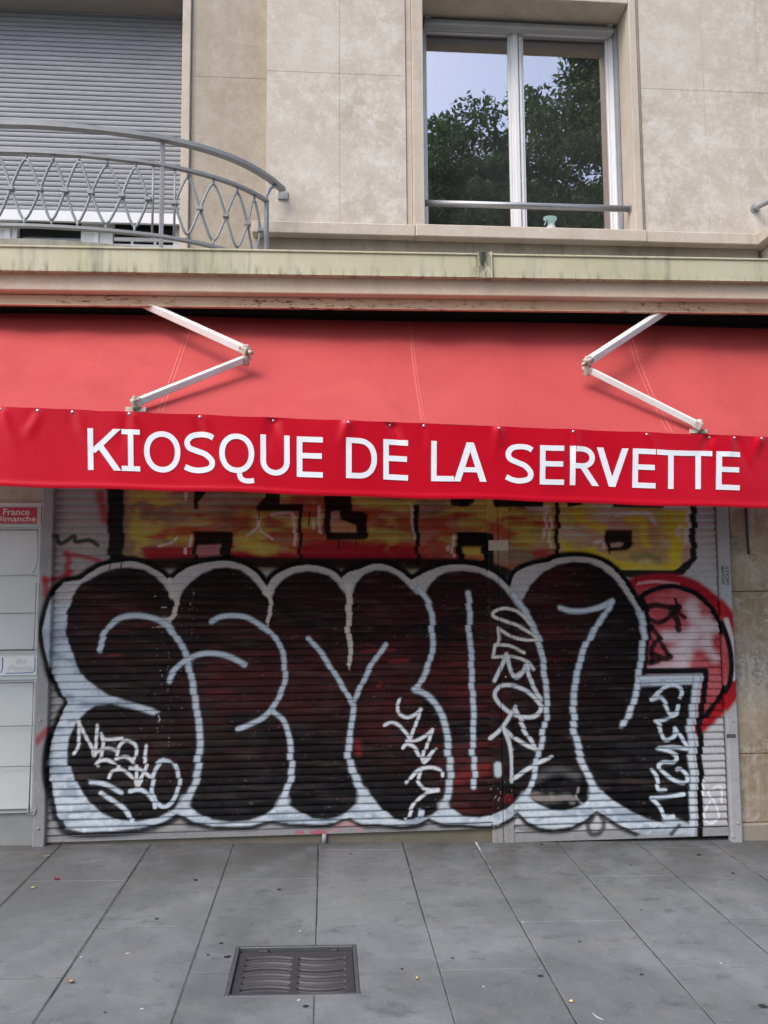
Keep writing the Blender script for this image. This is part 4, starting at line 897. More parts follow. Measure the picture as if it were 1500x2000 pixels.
    t((cE((335, 725), (290, 672), (220, 645), (165, 658), (155, 682), (200, 702), (270, 728), (335, 765), (372, 800)), cE((180, 740), (185, 800), (170, 825)), cE((183, 745), (250, 785), (310, 800), (370, 800)), cE((165, 822), (240, 828), (310, 862)), cE((165, 825), (155, 882)), cE((155, 882), (260, 882), (330, 912), (355, 945)), cE((165, 990), (200, 920), (220, 865), (235, 930), (262, 972), (300, 950), (320, 905)), cE((320, 905), (330, 960), (345, 1000))), 7, U)
    t((cF((162, 122), (190, 65), (222, 0)), cF((222, 0), (245, 80), (272, 108), (310, 72), (322, 35)), cF((322, 35), (335, 110), (360, 170), (388, 215)), cF((390, 250), (330, 182), (250, 146), (190, 150), (163, 190), (190, 238), (260, 290), (340, 300), (385, 272), (390, 248)), cF((140, 405), (200, 350), (260, 258)), cF((260, 250), (290, 320), (320, 380), (352, 440)), cF((200, 350), (260, 402), (320, 440), (382, 465)), cF((205, 350), (235, 430), (247, 520), (246, 612)), cF((246, 606), (330, 552), (442, 495))), 9, (.50, .53, .55)); t((cF((178, 535), (180, 575)),), 17)
    t((cF((1065, 203), (1075, 172), (1045, 146), (1000, 150), (955, 185), (925, 215)), cF((925, 215), (972, 205), (1000, 250), (1012, 284), (1045, 280), (1060, 245)), cF((950, 320), (1000, 310), (1045, 284)), cF((955, 320), (975, 350), (980, 400), (1002, 412), (1040, 390), (1050, 355)), cF((1050, 355), (1072, 400), (1102, 452)), cF((958, 450), (1030, 446), (1102, 455)), cF((960, 452), (1020, 468), (1058, 495), (1040, 520), (990, 520), (965, 540), (985, 570), (1040, 610), (1090, 620), (1102, 592), (1070, 553), (1052, 556)), cF((930, 558), (955, 600), (960, 652), (995, 656)), cF((1090, 676), (1010, 690), (930, 695)), cF((930, 695), (970, 740), (990, 790), (1030, 785))), 8.5)
    p.stroke(cF((1000, 800), (1060, 825), (1120, 850)), 18, WHT, .5, .8); p.stroke(cF((1025, 870), (1060, 830)), 8, BLK, .7, .8)
    t((cF((1240, 640), (1275, 650), (1270, 720)), cF((1240, 640), (1210, 670), (1240, 720), (1250, 790), (1210, 820), (1180, 780), (1215, 710)), cF((1180, 610), (1185, 680))), 6, (.58, .58, .60))
    # sprayed rings and red dabs along the foot
    p.stroke(cF((640, 790), (615, 830), (635, 870), (675, 865), (695, 820), (680, 790)), 9, BLK, .8, .8); p.stroke(cF((270, 840), (400, 855), (520, 852)), 10, BLK, .9, .6)
    p.stroke(cD((390, 1035), (420, 1035)), 8, (.45, .09, .12), .8, .7); p.stroke(cD((480, 1035), (555, 1033)), 8, (.45, .08, .11), .8, .8); p.stroke(cD((600, 1020), (690, 985), (760, 1015)), 9, (.48, .22, .25), .9, .6)

q = MB(); q.box(XgL0+.01, XgR1-.01, .045, .39, -.3, ZC+.015); q.build('shop_dark_backing', M['dark'], B)  # near-black backing block; the unlit shop's darkness is put into its colour
RS = empty('roller_shutter', (.45, 0, .1)); tag(RS, 'wide metal roller shutter covered in black, white, red and yellow spray graffiti', 'roller shutter')
PITCH_S = .0446
PROF = [(0, .0), (.03, .005), (.07, .0090), (.13, .0112), (.22, .0120), (.36, .0112), (.52, .0090), (.70, .0058), (.86, .0024), (.97, .0002)]
jobs = []
def curtain(x0, x1, z0, z1, seed):
    n = int(round((z1-z0)/PITCH_S)); nx = int((x1-x0)/.0043)
    r = np.random.default_rng(seed); sh = np.clip(r.normal(0, 1.5, n), -3.2, 3.2)
    zs = np.array([z0+(s+t)*PITCH_S for s in range(n) for t, _ in PROF]); ds = np.array([d for s in range(n) for _, d in PROF])
    tilt = np.repeat(r.normal(0, .0006, n), len(PROF))
    xs = np.linspace(x0, x1, nx); X, Z = np.meshgrid(xs, zs); Dm = np.repeat((ds+tilt)[:, None], nx, 1)
    wob = .0012*np.sin(X*5.1+np.floor((Z-z0)/PITCH_S)*.9)
    v = np.stack([X, -Dm-wob*0.5, Z+.0006*np.sin(X*3+Z*7)], 2).reshape(-1, 3); m = len(zs)
    i = np.arange(m-1)[:, None]*nx+np.arange(nx-1)[None]; f = np.stack([i, i+1, i+nx+1, i+nx], 2).reshape(-1, 4)
    return v, f, np.repeat(np.repeat(sh, len(PROF))[:, None], nx, 1).ravel()
def painted(name, v, f, shift, base, parent, seed=None):
    me = bpy.data.meshes.new(name); nv, nf = len(v), len(f)
    me.vertices.add(nv); me.vertices.foreach_set('co', v.astype(np.float32).ravel())
    me.loops.add(nf*4); me.loops.foreach_set('vertex_index', f.astype(np.int32).ravel())
    me.polygons.add(nf); me.polygons.foreach_set('loop_start', np.arange(0, nf*4, 4, dtype=np.int32))
    me.update(calc_edges=True)
    p = Paint(v[:, 0].astype(float), v[:, 2].astype(float), 0.0, shift); lay_paint(p, base)
    at_ = me.color_attributes.new('paint', 'FLOAT_COLOR', 'POINT'); at_.data.foreach_set('color', np.concatenate([p.c, np.ones((nv, 1))], 1).astype(np.float32).ravel())
    me.materials.append(M['graffiti'])
    o = bpy.data.objects.new(name, me); COL.objects.link(o); attach(o, parent); return o
def gridbox(x0, x1, yf, yb, z0, z1, step=.0055, bev=.004):      # a folded sheet-metal post with a finely divided face
    xs = np.linspace(x0+bev, x1-bev, max(3, int((x1-x0)/step))); zs = np.linspace(z0, z1, int((z1-z0)/step))
    px = np.concatenate([[x0, x0], xs, [x1, x1]]); py = np.concatenate([[yb, yf+bev], np.full(len(xs), yf), [yf+bev, yb]])
    nx, m = len(px), len(zs); v = np.stack([np.repeat(px[None], m, 0), np.repeat(py[None], m, 0), np.repeat(zs[:, None], nx, 1)], 2).reshape(-1, 3)
    i = np.arange(m-1)[:, None]*nx+np.arange(nx-1)[None]; f = np.stack([i, i+1, i+nx+1, i+nx], 2).reshape(-1, 4)
    cap = np.array([[0, 1, nx-2, nx-1], [(m-1)*nx, (m-1)*nx+1, m*nx-2, m*nx-1]])
    return v, np.vstack([f, cap])
xp0, xp1 = at(952.5, 1000, -.012).x, at(994.5, 1000, -.012).x; xpb0, xpb1 = at(961.5, 1640, -.012).x, at(1004.5, 1640, -.012).x
xp0, xp1 = (xp0+xpb0)/2, (xp1+xpb1)/2
zL = at(500, 1631.5, 0).z; zR = at(1200, 1638, 0).z
bh = .034
GREY = (.30, .29, .285)
v, f, s = curtain(XgL1-.012, xp0+.004, zL+bh, ZC+.03, 3); painted('slat_curtain', v, f, s, GREY, RS)
v, f, s = curtain(xp1-.004, XgR0-.013, zR+.055, ZC+.03, 5); painted('slat_curtain', v, f, s, (.43, .43, .435), RS)
xs_ = (xp0+xp1)/2
v, f = gridbox(xp0, xs_-.0015, -.014, .02, gz(xp0)-.01, ZC); cp = painted('centre_post', v, f, None, GREY, RS)
v, f = gridbox(xs_+.0015, xp1, -.014, .02, gz(xp0)-.01, ZC); painted('centre_post', v, f, None, GREY, RS)
v, f = gridbox(XgL0, XgL1, -.036, .02, gz(XgL0)-.004, ZC); gl = painted('side_guide', v, f, None, (.27, .27, .27), RS)
v, f = gridbox(XgR0, XgR1, -.036, .02, gz(XgR0)-.012, ZC); gr = painted('side_guide', v, f, None, (.37, .375, .385), RS)
v, f = gridbox(XgL1+.001, xp0-.001, -.012, .014, zL, zL+bh-.001, .0055, .003); painted('bottom_bar', v, f, None, (.29, .29, .295), RS)
v, f = gridbox(xp1+.001, XgR0-.001, -.010, .014, zR, zR+.053, .0055, .003); painted('bottom_bar', v, f, None, (.30, .30, .31), RS)
for g, pts in ((gl, ((78, 1407), (74, 1618))), (gr, ((1433, 1409), (1441, 1608), (1417, 1022), (1432, 1634)))):
    for x, y in pts:
        q = MB(); b = at(x, y, -.036); q.disc((b.x, -.0355, b.z), (0, -1, 0), .0085, .003, 12, 0, .004); q.build('bolt', M['galv'], g)
q = MB(); b0, b1 = at(1419, 1434, -.037), at(1437, 1441, -.037); q.box(b0.x, b1.x, -.0385, -.0362, b1.z, b0.z, .001); q.build('splice_strip', M['iron_edge'], gr)
q = MB(); b0, b1 = at(954, 1055, -.016), at(993, 1075, -.016); q.box(b0.x, b1.x, -.0185, -.0145, b1.z, b0.z, .001)
q.build('lock_plate', M['plate_old'], RS)
for x, y in ((966, 1018), (975, 1018), (988, 1322)):
    q = MB(); b = at(x, y, -.015); q.disc((b.x, -.0138, b.z), (0, -1, 0), .006, .002, 10, 0, .002); q.build('rivet', M['galv'], cp)
q = MB(); b = at(633.5, 1633, -.01); q.tube([(b.x, -.008, zL-.001), (b.x, -.008, gz(b.x)+.002)], .0135, 12); q.build('stop_foot', M['galv'], RS)
q = MB(); xth = XgL1+.001
q.add([(x, y, z) for y in (.006, .35) for x, z in ((xth, gz(xth)-.05), (xp0-.001, gz(xp0)-.05), (xp0-.001, zL-.004), (xth, zL-.004))], [(0, 1, 2, 3), (4, 7, 6, 5), (3, 2, 6, 7), (0, 4, 5, 1)])
q.build('threshold', plain('olive threshold', (.16, .145, .11), .8, .2, amt=.4), RS)

# ------------------------------------------------------------------ lettering
def glyphs(txt, size=1.0, bold=0.0, shear=0.0):
    cu = bpy.data.curves.new('lettering', 'FONT'); cu.body = txt; cu.size = size; cu.offset = bold; cu.shear = shear; cu.resolution_u = 4
    o = bpy.data.objects.new('lettering', cu); COL.objects.link(o); dg = bpy.context.evaluated_depsgraph_get()
    me = o.evaluated_get(dg).to_mesh(); vs = [tuple(v.co) for v in me.vertices]; fs = [tuple(p.vertices) for p in me.polygons]
    o.evaluated_get(dg).to_mesh_clear(); bpy.data.objects.remove(o); bpy.data.curves.remove(cu); return vs, fs
def fit_text(mb, txt, x0, x1, z0, z1, y, bold=0.0, rot=False, mi=0, thick=.001, shear=0.0):
    vs, fs = glyphs(txt, 1, bold, shear); a = np.array(vs); lo, hi = a.min(0), a.max(0)
    if rot:  P = [(x1-(v[1]-lo[1])/(hi[1]-lo[1])*0-(1-(v[1]-lo[1])/(hi[1]-lo[1]))*(x1-x0), y, z1-(v[0]-lo[0])/(hi[0]-lo[0])*(z1-z0)) for v in vs]
    else: P = [(x0+(v[0]-lo[0])/(hi[0]-lo[0])*(x1-x0), y, z0+(v[1]-lo[1])/(hi[1]-lo[1])*(z1-z0)) for v in vs]
    mb.add(P, fs, mi)
q = MB(); r0 = at(1416, 1106, -.037); r1 = at(1424, 1142, -.037); fit_text(q, 'STOP!', r0.x+.002, r1.x, r1.z, r0.z, -.0368, .01, True)
r0 = at(1408.5, 1106, -.037); r1 = at(1415, 1141, -.037); fit_text(q, 'MECONS', r0.x, r1.x, r1.z, r0.z, -.0368, .015, True); q.build('handwriting', M['ink'], gr)

# ------------------------------------------------------------------ awning
AW = empty('awning', (.5, -.6, 2.5)); tag(AW, 'faded red folding arm awning with a crimson lettered front banner', 'awning')
bL, bR = at(0, 795, -1.03), at(1500, 854, -.75)
bar = lambda s: bL.lerp(bR, s)
ROLL_Y, ROLL_Z = -.13, 3.262
S0, S1 = -.34, 1.30
def fab(s, t):           # t: 0 at the front bar, 1 at the roller
    p = bar(s); q = Vector((p.x+.02*t, ROLL_Y, ROLL_Z)); a = p.lerp(q, t)
    sag = .022*math.sin(PI*t)+.004*math.sin(s*23+1.5*t)*math.sin(PI*t)+.003*math.sin(s*9+4*t)
    nrm = Vector((0, -.78, .62)); rip = .006*math.exp(-((t-.78)/.07)**2)*math.sin(s*31+2*math.sin(s*11))
    return a-nrm*sag+nrm*rip
q = MB(); nx, nz = 170, 44
q.add([fab(S0+(S1-S0)*i/nx, j/nz) for j in range(nz+1) for i in range(nx+1)], [(j*(nx+1)+i, j*(nx+1)+i+1, (j+1)*(nx+1)+i+1, (j+1)*(nx+1)+i) for j in range(nz) for i in range(nx)], 0, True)
fo = q.build('fabric', M['fabric'], AW)
def sfor(px, py=820):
    return min((abs(at(px, py, bar(s).y).x-bar(s).x), s) for s in np.linspace(S0, S1, 2400))[1]
seam_m = plain('awning seam', (.56, .13, .12), .8, .2, amt=.4, scale=30, dark=(.42, .05, .055))
for a, b in ((306, 309), (314, 317), (823, 825.5), (829, 831), (1303, 1306), (1312, 1315)):
    q = MB(); s0, s1 = sfor(a), sfor(b); vs = []
    for j in range(31):
        t = .012+.95*j/30; off = Vector((0, -.0016, .0010)); vs += [fab(s0, t)+off, fab(s1, t)+off]
    q.add(vs, [(2*j, 2*j+1, 2*j+3, 2*j+2) for j in range(30)], 0, True); q.build('seam', seam_m, fo)
q = MB(); q.tube([(bar(S0).x, ROLL_Y+.02, ROLL_Z-.02), (bar(S1).x, ROLL_Y+.02, ROLL_Z-.02)], .035, 16); q.build('roller_tube', M['dark'], AW)
ds_ = (bR-bL); bd_ = ds_.normalized()
q = MB(); q.beam(bar(S0)+Vector((0, .035, -.02)), bar(S1)+Vector((0, .035, -.02)), (0, 0, 1), .02, .03, .004); q.build('front_bar', M['arm'], AW)
# banner
VB0, VB1 = at(0, 949, -1.045), at(1500, 993.5, -.765)
studs = [2, 75, 142, 254, 391, 534, 680, 762, 827, 972, 1117, 1260, 1384, 1430, 1480]
ss = [sfor(x) for x in studs]
r8 = np.random.default_rng(5); cre = []
for s in ss:
    for _ in range(2): cre.append((s, r8.uniform(-.055, .055), r8.uniform(.25, .7), r8.uniform(.006, .014)*r8.choice([-1, 1])))
ph = r8.random(8)*6
def val(s, u):           # u: 0 top, 1 hem
    top = bar(s)+Vector((0, -.016, 0)); bot = VB0.lerp(VB1, s); bot.y = top.y-.004
    sag = .0045*(math.sin(s*40+ph[0])*.5+math.sin(s*17+ph[1])*.5)
    k = min(abs(s-x) for x in ss); top.z -= .0035*min(1, (k/.03)**2)
    p = top.lerp(bot, u); d = 0.0
    d += .007*math.sin(s*21+ph[2]+.9*u)*u*(.5+.5*math.sin(s*5+ph[3])) + .0035*math.sin(s*47+ph[4]-2.2*u)*math.sin(PI*min(1, u+.1))
    for cs, sl, ln, am in cre:
        if u < ln: d += am*(1-u/ln)*math.exp(-((s-cs-sl*u)/.0065)**2)*min(1, u/.06+.25)
    p.z += sag*u; p.y -= d+.006*math.exp(-((u-.965)/.02)**2)
    return p
q = MB(); nx, nz = 620, 34
q.add([val(S0+(S1-S0)*i/nx, j/nz) for j in range(nz+1) for i in range(nx+1)], [(j*(nx+1)+i, (j+1)*(nx+1)+i, (j+1)*(nx+1)+i+1, j*(nx+1)+i+1) for j in range(nz) for i in range(nx)], 0, True)
va = q.build('valance', M['valance'], AW)
for s in ss:
    q = MB(); p = val(s, .035); q.disc(p+Vector((0, .001, 0)), (0, -1, 0), .0075, .0025, 14, 0, .0035); q.build('stud', M['stud'], va)
TH = 10.8
def letter(ch, W, H):
    """strokes of a plain sans capital as strips of (left, right) outline points; x right, y up"""
    h = TH/2; out = []
    def strip(pts, w=TH, closed=False):
        P = np.array(pts, float); n = len(P)
        t = (np.roll(P, -1, 0)-np.roll(P, 1, 0)) if closed else np.gradient(P, axis=0)
        t /= np.linalg.norm(t, axis=1)[:, None]; nn = np.stack([-t[:, 1], t[:, 0]], 1)*w/2
        L = [(tuple(P[i]+nn[i]), tuple(P[i]-nn[i])) for i in range(n)]; out.append(L+[L[0]] if closed else L)
    def line(x0, y0, x1, y1, n=9, w=TH): strip([(x0+(x1-x0)*k/n, y0+(y1-y0)*k/n) for k in range(n+1)], w)
    def para(x0, y0, x1, y1, w, n=9): out.append([((x0+(x1-x0)*k/n-w/2, y0+(y1-y0)*k/n), (x0+(x1-x0)*k/n+w/2, y0+(y1-y0)*k/n)) for k in range(n+1)])
    def ell(cx, cy, rx, ry, a0, a1, n=30, e=1.0, closed=False, w=TH):
        pts = []
        for k in range(n if closed else n+1):
            a = math.radians(a0+(a1-a0)*k/n); c, s = math.cos(a), math.sin(a)
            pts.append((cx+rx*math.copysign(abs(c)**e, c), cy+ry*math.copysign(abs(s)**e, s)))
        strip(pts, w, closed)
    if ch in 'KLEDR': line(h, 0, h, H)
    if ch == 'K': para(h*1.4, H*.42, W-h*1.35, H, TH*1.42); para(W*.36, H*.60, W-h*1.3, 0, TH*1.35)
    if ch == 'I': line(W/2, 0, W/2, H); line(0, h*.9, W, h*.9, 3, TH*.9); line(0, H-h*.9, W, H-h*.9, 3, TH*.9)
    if ch == 'L': line(h, h, W, h)
    if ch == 'E': line(h, h, W, h); line(h, H*.53, W*.96, H*.53); line(h, H-h, W, H-h)
    if ch == 'O': ell(W/2, H/2, W/2-h, H/2-h, 0, 360, 44, .94, True)
    if ch == 'Q':
        hh = H*.80; c = H-hh/2; ell(W/2, c, W/2-h, hh/2-h, 0, 360, 44, .94, True)
        strip(catmull([(W*.56, H-hh+h*1.2), (W*.60, H*.115), (W*.72, h*1.02), (W*.86, h*.92), (W*.99, h*1.15)], 2), TH*.92)
    if ch == 'S': strip(catmull([(W*.95, H*.865), (W*.78, H*.925), (W*.52, H*.94), (W*.24, H*.89), (h*1.05, H*.76), (W*.16, H*.615), (W*.42, H*.535), (W*.70, H*.455), (W-h*1.0, H*.29), (W*.84, H*.13), (W*.52, h*.98), (W*.24, H*.085), (W*.02, H*.15)], 2.2))
    if ch == 'U':
        n = 22; pts = [(h, H)]+[(h, H*.72), (h, H*.5)]+[(W/2-(W/2-h)*math.cos(PI*k/n), H*.36-(H*.36-h)*math.sin(PI*k/n)**.92) for k in range(n+1)]+[(W-h, H*.5), (W-h, H*.72), (W-h, H)]; strip(pts)
    if ch == 'D': strip([(h, H-h), (W*.3, H-h)]+[(W*.40+(W*.60-h)*math.sin(PI*k/22)**.86, H/2+(H/2-h)*math.copysign(abs(math.cos(PI*k/22))**.9, math.cos(PI*k/22))) for k in range(23)]+[(W*.3, h), (h, h)])
    if ch == 'A': para(h*1.1, 0, W/2-h*.1, H, TH*1.18); para(W-h*1.1, 0, W/2+h*.1, H, TH*1.18); line(W*.22, H*.30, W*.78, H*.30, 4, TH*.95)
    if ch == 'R':
        strip([(h, H-h), (W*.3, H-h)]+[(W*.40+(W*.45-h)*math.sin(PI*k/18)**.9, H*.715+(H*.285-h)*math.cos(PI*k/18)) for k in range(19)]+[(W*.3, H*.43+h), (h, H*.43+h)]); para(W*.46, H*.46, W-h*1.3, 0, TH*1.3)
    if ch == 'V': para(h*1.1, H, W/2, 0, TH*1.15); para(W-h*1.1, H, W/2, 0, TH*1.15)
    if ch == 'T': line(W/2, 0, W/2, H-h); line(0, H-h, W, H-h)
    return out
lets = [('K', 172, 237), ('I', 238.5, 275), ('O', 282, 353), ('S', 361, 420.5), ('Q', 429, 497), ('U', 509, 566), ('E', 580, 630.5), ('D', 676, 736), ('E', 748, 796.5), ('L', 841, 886), ('A', 886, 948), ('S', 986, 1040), ('E', 1052, 1100), ('R', 1111, 1169), ('V', 1164, 1224), ('E', 1232.5, 1277.5), ('T', 1279.5, 1335), ('T', 1332.5, 1388), ('E', 1395, 1441)]
q = MB(); lift = 0
for ch, a, b in lets:
    s0, s1 = sfor(a), sfor(b); bot, top = .765, .232
    if ch == 'Q': bot = .885
    W = b-a; H = 80*((bot-top)/.533)
    for L in letter(ch, W, H):
        lift += 1; vs = []
        for (l, r) in L:
            for f_ in (0, .5, 1):
                x, y = l[0]*(1-f_)+r[0]*f_, l[1]*(1-f_)+r[1]*f_
                p = val(s0+(s1-s0)*x/W, bot+(top-bot)*y/H); vs.append(p+Vector((0, -.0022-.00025*(lift % 5), 0)))
        n = len(L); q.add(vs, [(3*i+c, 3*i+c+1, 3*i+c+4, 3*i+c+3) for i in range(n-1) for c in (0, 1)], 0, True)
q.build('lettering', M['letter'], va)
# folding arms
def arm(shoulder, elbow, hand, side):
    ar = empty('folding_arm', tuple(elbow)); attach(ar, AW)
    up = Vector((0, -.35, .94))
    e1, e2 = elbow+up*.026, elbow-up*.026
    q = MB(); q.beam(shoulder, e1, up, .021, .021, .004); q.build('upper_arm', M['arm'], ar)
    q = MB(); q.beam(e2, hand, up, .018, .018, .004); q.build('forearm', M['arm'], ar)
    d1 = (e1-shoulder).normalized(); d2 = (e2-hand).normalized()
    q = MB(); c = elbow+d1*.012
    q.tube([c-up*.056, c-up*.050, c+up*.050, c+up*.056], [.014, .019, .019, .014], 16); q.beam(e1-d1*.02, e1+d1*.034, up, .024, .0175, .004); q.beam(e2-d2*.025, e2+d2*.028, up, .021, .0165, .004)
    q.tube([e1+d1*.03, e1+d1*.062], [.013, .010], 12); q.disc(e2+d2*.025, d2, .017, .014, 12)
    q.build('elbow_joint', M['joint_cast'], ar)
    q = MB(); h = hand; q.tube([h-up*.034, h+up*.034], .013, 14); q.beam(h+d2*.03, h-d2*.016, up, .020, .022, .004)
    q.beam(h+Vector((-.05, .016, -.03)), h+Vector((.05, .016, -.03)), (0, 0, 1), .005, .012, .002); q.beam(h+Vector((0, 0, -.01)), h+Vector((0, .03, -.035)), (1, 0, 0), .014, .008, .002)
    q.build('hand_bracket', M['joint_cast'], ar)
sL = sfor(262); hL = at(264, 787, bar(sL).y-.012); sR = sfor(1370); hR = at(1366, 831, bar(sR).y-.012)
arm(at(258, 583, -.31), at(477, 692, -.665), hL, 1); arm(at(1328, 588, -.29), at(1150, 713, -.60), hR, -1)

# ------------------------------------------------------------------ newspaper racks at the left
XR0 = -2.95
def rack(name, label, y_top, y_bot, wires, plate, bent, low=None):
    yr = -.022; e = empty(name, (XgL0-.3, yr, at(40, y_bot, yr).z)); tag(e, label, 'newspaper rack')
    z = lambda y, Y=yr: at(60, y, Y).z
    xr_ = at(82, (y_top+y_bot)/2, yr).x if bent else at(76, (y_top+y_bot)/2, yr).x
    xr_ = min(xr_, XgL0-.004)
    q = MB(); q.box(XR0, XgL0-.002, yr, .018, z(plate[0]-8), z(plate[1]+8)-.0, .003); q.box(XR0, XgL0-.003, yr+.012, .017, z(y_bot+2), z(plate[1]+8)+.001, .002)
    q.box(XR0, XgL0-.003, yr-.006, yr+.0115, z(y_bot+4), z(y_bot-4), .003)
    q.box(xr_-.012, XgL0-.004, yr-.001, yr+.0115, z(y_bot-4.5), z(plate[1]+9), .002)
    q.build('back_panel', M['rack'], e)
    xw = xr_-.016
    q = MB(); yf = yr-.014
    zt_, zb_ = z(plate[1]+13, yf), z(y_bot-3, yf)
    q.tube([(XR0, yf, zt_), (xw, yf, zt_)], .0035, 8)
    if bent: q.tube([(xw, yf, zt_), (xw+.002, yf, z(1075, yf)), (xw+.007, yf-.006, z(1092, yf)), (xw-.001, yf-.004, z(1106, yf)), (xw-.018, yf, z(1119, yf))], .003, 8)
    else: q.tube([(xw, yf, zt_), (xw-.003, yf, zb_)], .0038, 8)
    q.tube([(XR0, yf, zb_), (xw, yf, zb_)], .0042, 8)
    q.build('wire_frame', M['wire'], e)
    for k, yy in enumerate(wires):
        q = MB(); zz = z(yy, yf)
        pts = [(XR0, yf, zz-.004), (XR0+.45, yf, zz-.007), (-2.15, yf-.002, zz-.006), (xw-.03, yf, zz+.004), (xw+.004, yf, zz-.005)] if (bent and k == 0) else [(XR0, yf, zz), (xw+.008, yf, zz+.002)]
        q.tube(pts, .0023, 8); q.build('wire', M['wire'], e)
    if not bent or True:
        q = MB(); xa = xw-.012; q.tube([(xw, yf, zb_+(.4 if bent else .0)), (xw-.002, yf, z(y_bot-40, yf)), (xw-.003, yf, zb_)], .003, 8); q.build('upright', M['wire'], e)
    if low:
        q = MB(); a, b = at(54.5, 1579, yf), at(69, 1590, yf)
        q.tube([(a.x, yf, a.z+.01), (a.x, yf-.004, b.z+.008), (a.x+.006, yf-.005, b.z), (b.x-.006, yf-.005, b.z), (b.x, yf-.004, b.z+.008), (b.x, yf, a.z+.01)], .0038, 8); q.build('loop_handle', M['wire'], e)
        q = MB(); q.box(XR0, XgL0-.003, yr+.014, .017, gz(-2)-.02, z(low), .003); q.build('kick_panel', M['rack_edge'], e)
    return e, yr
yy = -.022
r1, yr = rack('newspaper_rack', 'upper grey newspaper rack with a bent wire under its red header plate', 985, 1272, (1124, 1198), (990, 1022), True)
q = MB(); a, b = at(-90, 988, yr), at(81, 1025, yr); q.box(a.x, b.x, yr-.009, yr-.0005, at(60, 1024, yr).z, at(60, 989.5, yr).z, .004); hp_ = q.build('header_plate', M['plate_old'], r1)
q = MB(); y2 = yr-.0102
def rrect(mb, x0, x1, z0, z1, y, r, mi=0):
    pts = []
    for cx, cz, a0 in ((x1-r, z1-r, 0), (x0+r, z1-r, 90), (x0+r, z0+r, 180), (x1-r, z0+r, 270)):
        for k in range(7): a = math.radians(a0+15*k); pts.append((cx+r*math.cos(a), y, cz+r*math.sin(a)))
    mb.add(pts, [tuple(range(len(pts)))[::-1]], mi)
rrect(q, at(-75, 1000, y2).x, at(72.5, 1000, y2).x, at(40, 1022.5, y2).z, at(40, 990.8, y2).z, y2, .012); q.build('printed_panel', M['sign_red'], hp_)
q = MB(); y3 = yr-.0112
fit_text(q, 'France', at(6, 1000, y3).x, at(58, 1000, y3).x, at(30, 1006, y3).z, at(30, 993.5, y3).z, y3, .022)
fit_text(q, 'Dimanche', at(-9, 1014, y3).x, at(70, 1014, y3).x, at(30, 1019, y3).z, at(30, 1007.5, y3).z, y3-.0003, .022)
q.build('lettering', M['sign_text'], hp_)
r2_, yr = rack('newspaper_rack', 'lower grey newspaper rack with a white header plate edged in blue', 1276, 1583, (1418, 1497), (1281, 1320), False, 1584)
q = MB(); q.box(at(-140, 1300, yr).x, at(73.5, 1300, yr).x, yr-.010, yr-.0005, at(60, 1318.5, yr).z, at(60, 1281, yr).z, .003); hp2 = q.build('header_plate', M['plate'], r2_)
q = MB(); y2 = yr-.0112
def ell_line(mb, pts, w):
    for (x0, y0), (x1, y1) in zip(pts[:-1], pts[1:]):
        a, b = at(x0, y0, y2), at(x1, y1, y2); mb.beam(a, b, (0, -1, 0), w, .0004, 0)
for pts in ([(68.2, 1283), (68, 1306), (66.5, 1311), (63, 1313.8), (11, 1315)], [(4.8, 1284), (4.6, 1306), (2.5, 1312), (-2, 1314.6), (-60, 1316)]): ell_line(q, pts, .0022)
q.build('blue_border', M['blue'], hp2)
q = MB(); y3 = yr-.0118
fit_text(q, 'Ici', at(31, 1293, y3).x, at(52, 1293, y3).x, at(40, 1296.5, y3).z, at(40, 1284.5, y3).z, y3, .012, shear=.2); fit_text(q, 'Paris', at(14, 1304, y3).x, at(64, 1304, y3).x, at(40, 1311, y3).z, at(40, 1298.5, y3).z, y3-.0003, .012, shear=.2)
q.build('embossed_lettering', plain('raised grey lettering', (.53, .535, .54), .5, .3, amt=.2), hp2)

# ------------------------------------------------------------------ small fixtures on the pier
ks = at(1435, 1062, -.0); e = empty('key_switch', (ks.x, 0, ks.z)); tag(e, 'square dusty grey key switch box on the stone pier beside the shutter', 'key switch')
a, b = at(1424.5, 1050, -.01), at(1446.5, 1074.5, -.01)
q = MB(); q.box(a.x, b.x, -.016, .019, b.z, a.z, .004); q.build('box', M['key'], e)
q = MB(); q.disc(((a.x+b.x)/2, -.0165, (a.z+b.z)/2), (0, -1, 0), .021, .003, 24, 0, .001); dd = q.build('dial', M['key'], e)
q = MB(); q.disc(((a.x+b.x)/2, -.0205, (a.z+b.z)/2), (0, -1, 0), .008, .002, 14); q.box((a.x+b.x)/2-.001, (a.x+b.x)/2+.001, -.0232, -.0226, (a.z+b.z)/2-.005, (a.z+b.z)/2+.005); q.build('key_barrel', M['iron_edge'], dd)
q = MB(); cx = (a.x+b.x)/2-.012; q.tube([(cx, .012, a.z-.001), (cx, .012, 2.3)], .005, 8); q.build('conduit', M['pier'], e)
e = tag(empty('hanging_cable', (at(1459, 1000, .01).x, .01, 1.7)), 'brown cable hanging down the stone pier with a looped loose end', 'cable')
q = MB(); c0, c1 = at(1457, 995, .008), at(1461, 1072, .008); q.tube([(c0.x, .008, 2.32), (c0.x, .008, c0.z), (c1.x, .006, c1.z), (c1.x+.001, .004, c1.z-.035)], .0085, 8); q.build('cable', M['cable'], e)
q = MB(); k = Vector((c1.x+.003, -.003, c1.z-.03))
loop = [k+Vector((.008+.018*(1-math.cos(t)), 0, -.012+.013*math.sin(t)-.004*t)) for t in np.linspace(0, 5.4, 18)]
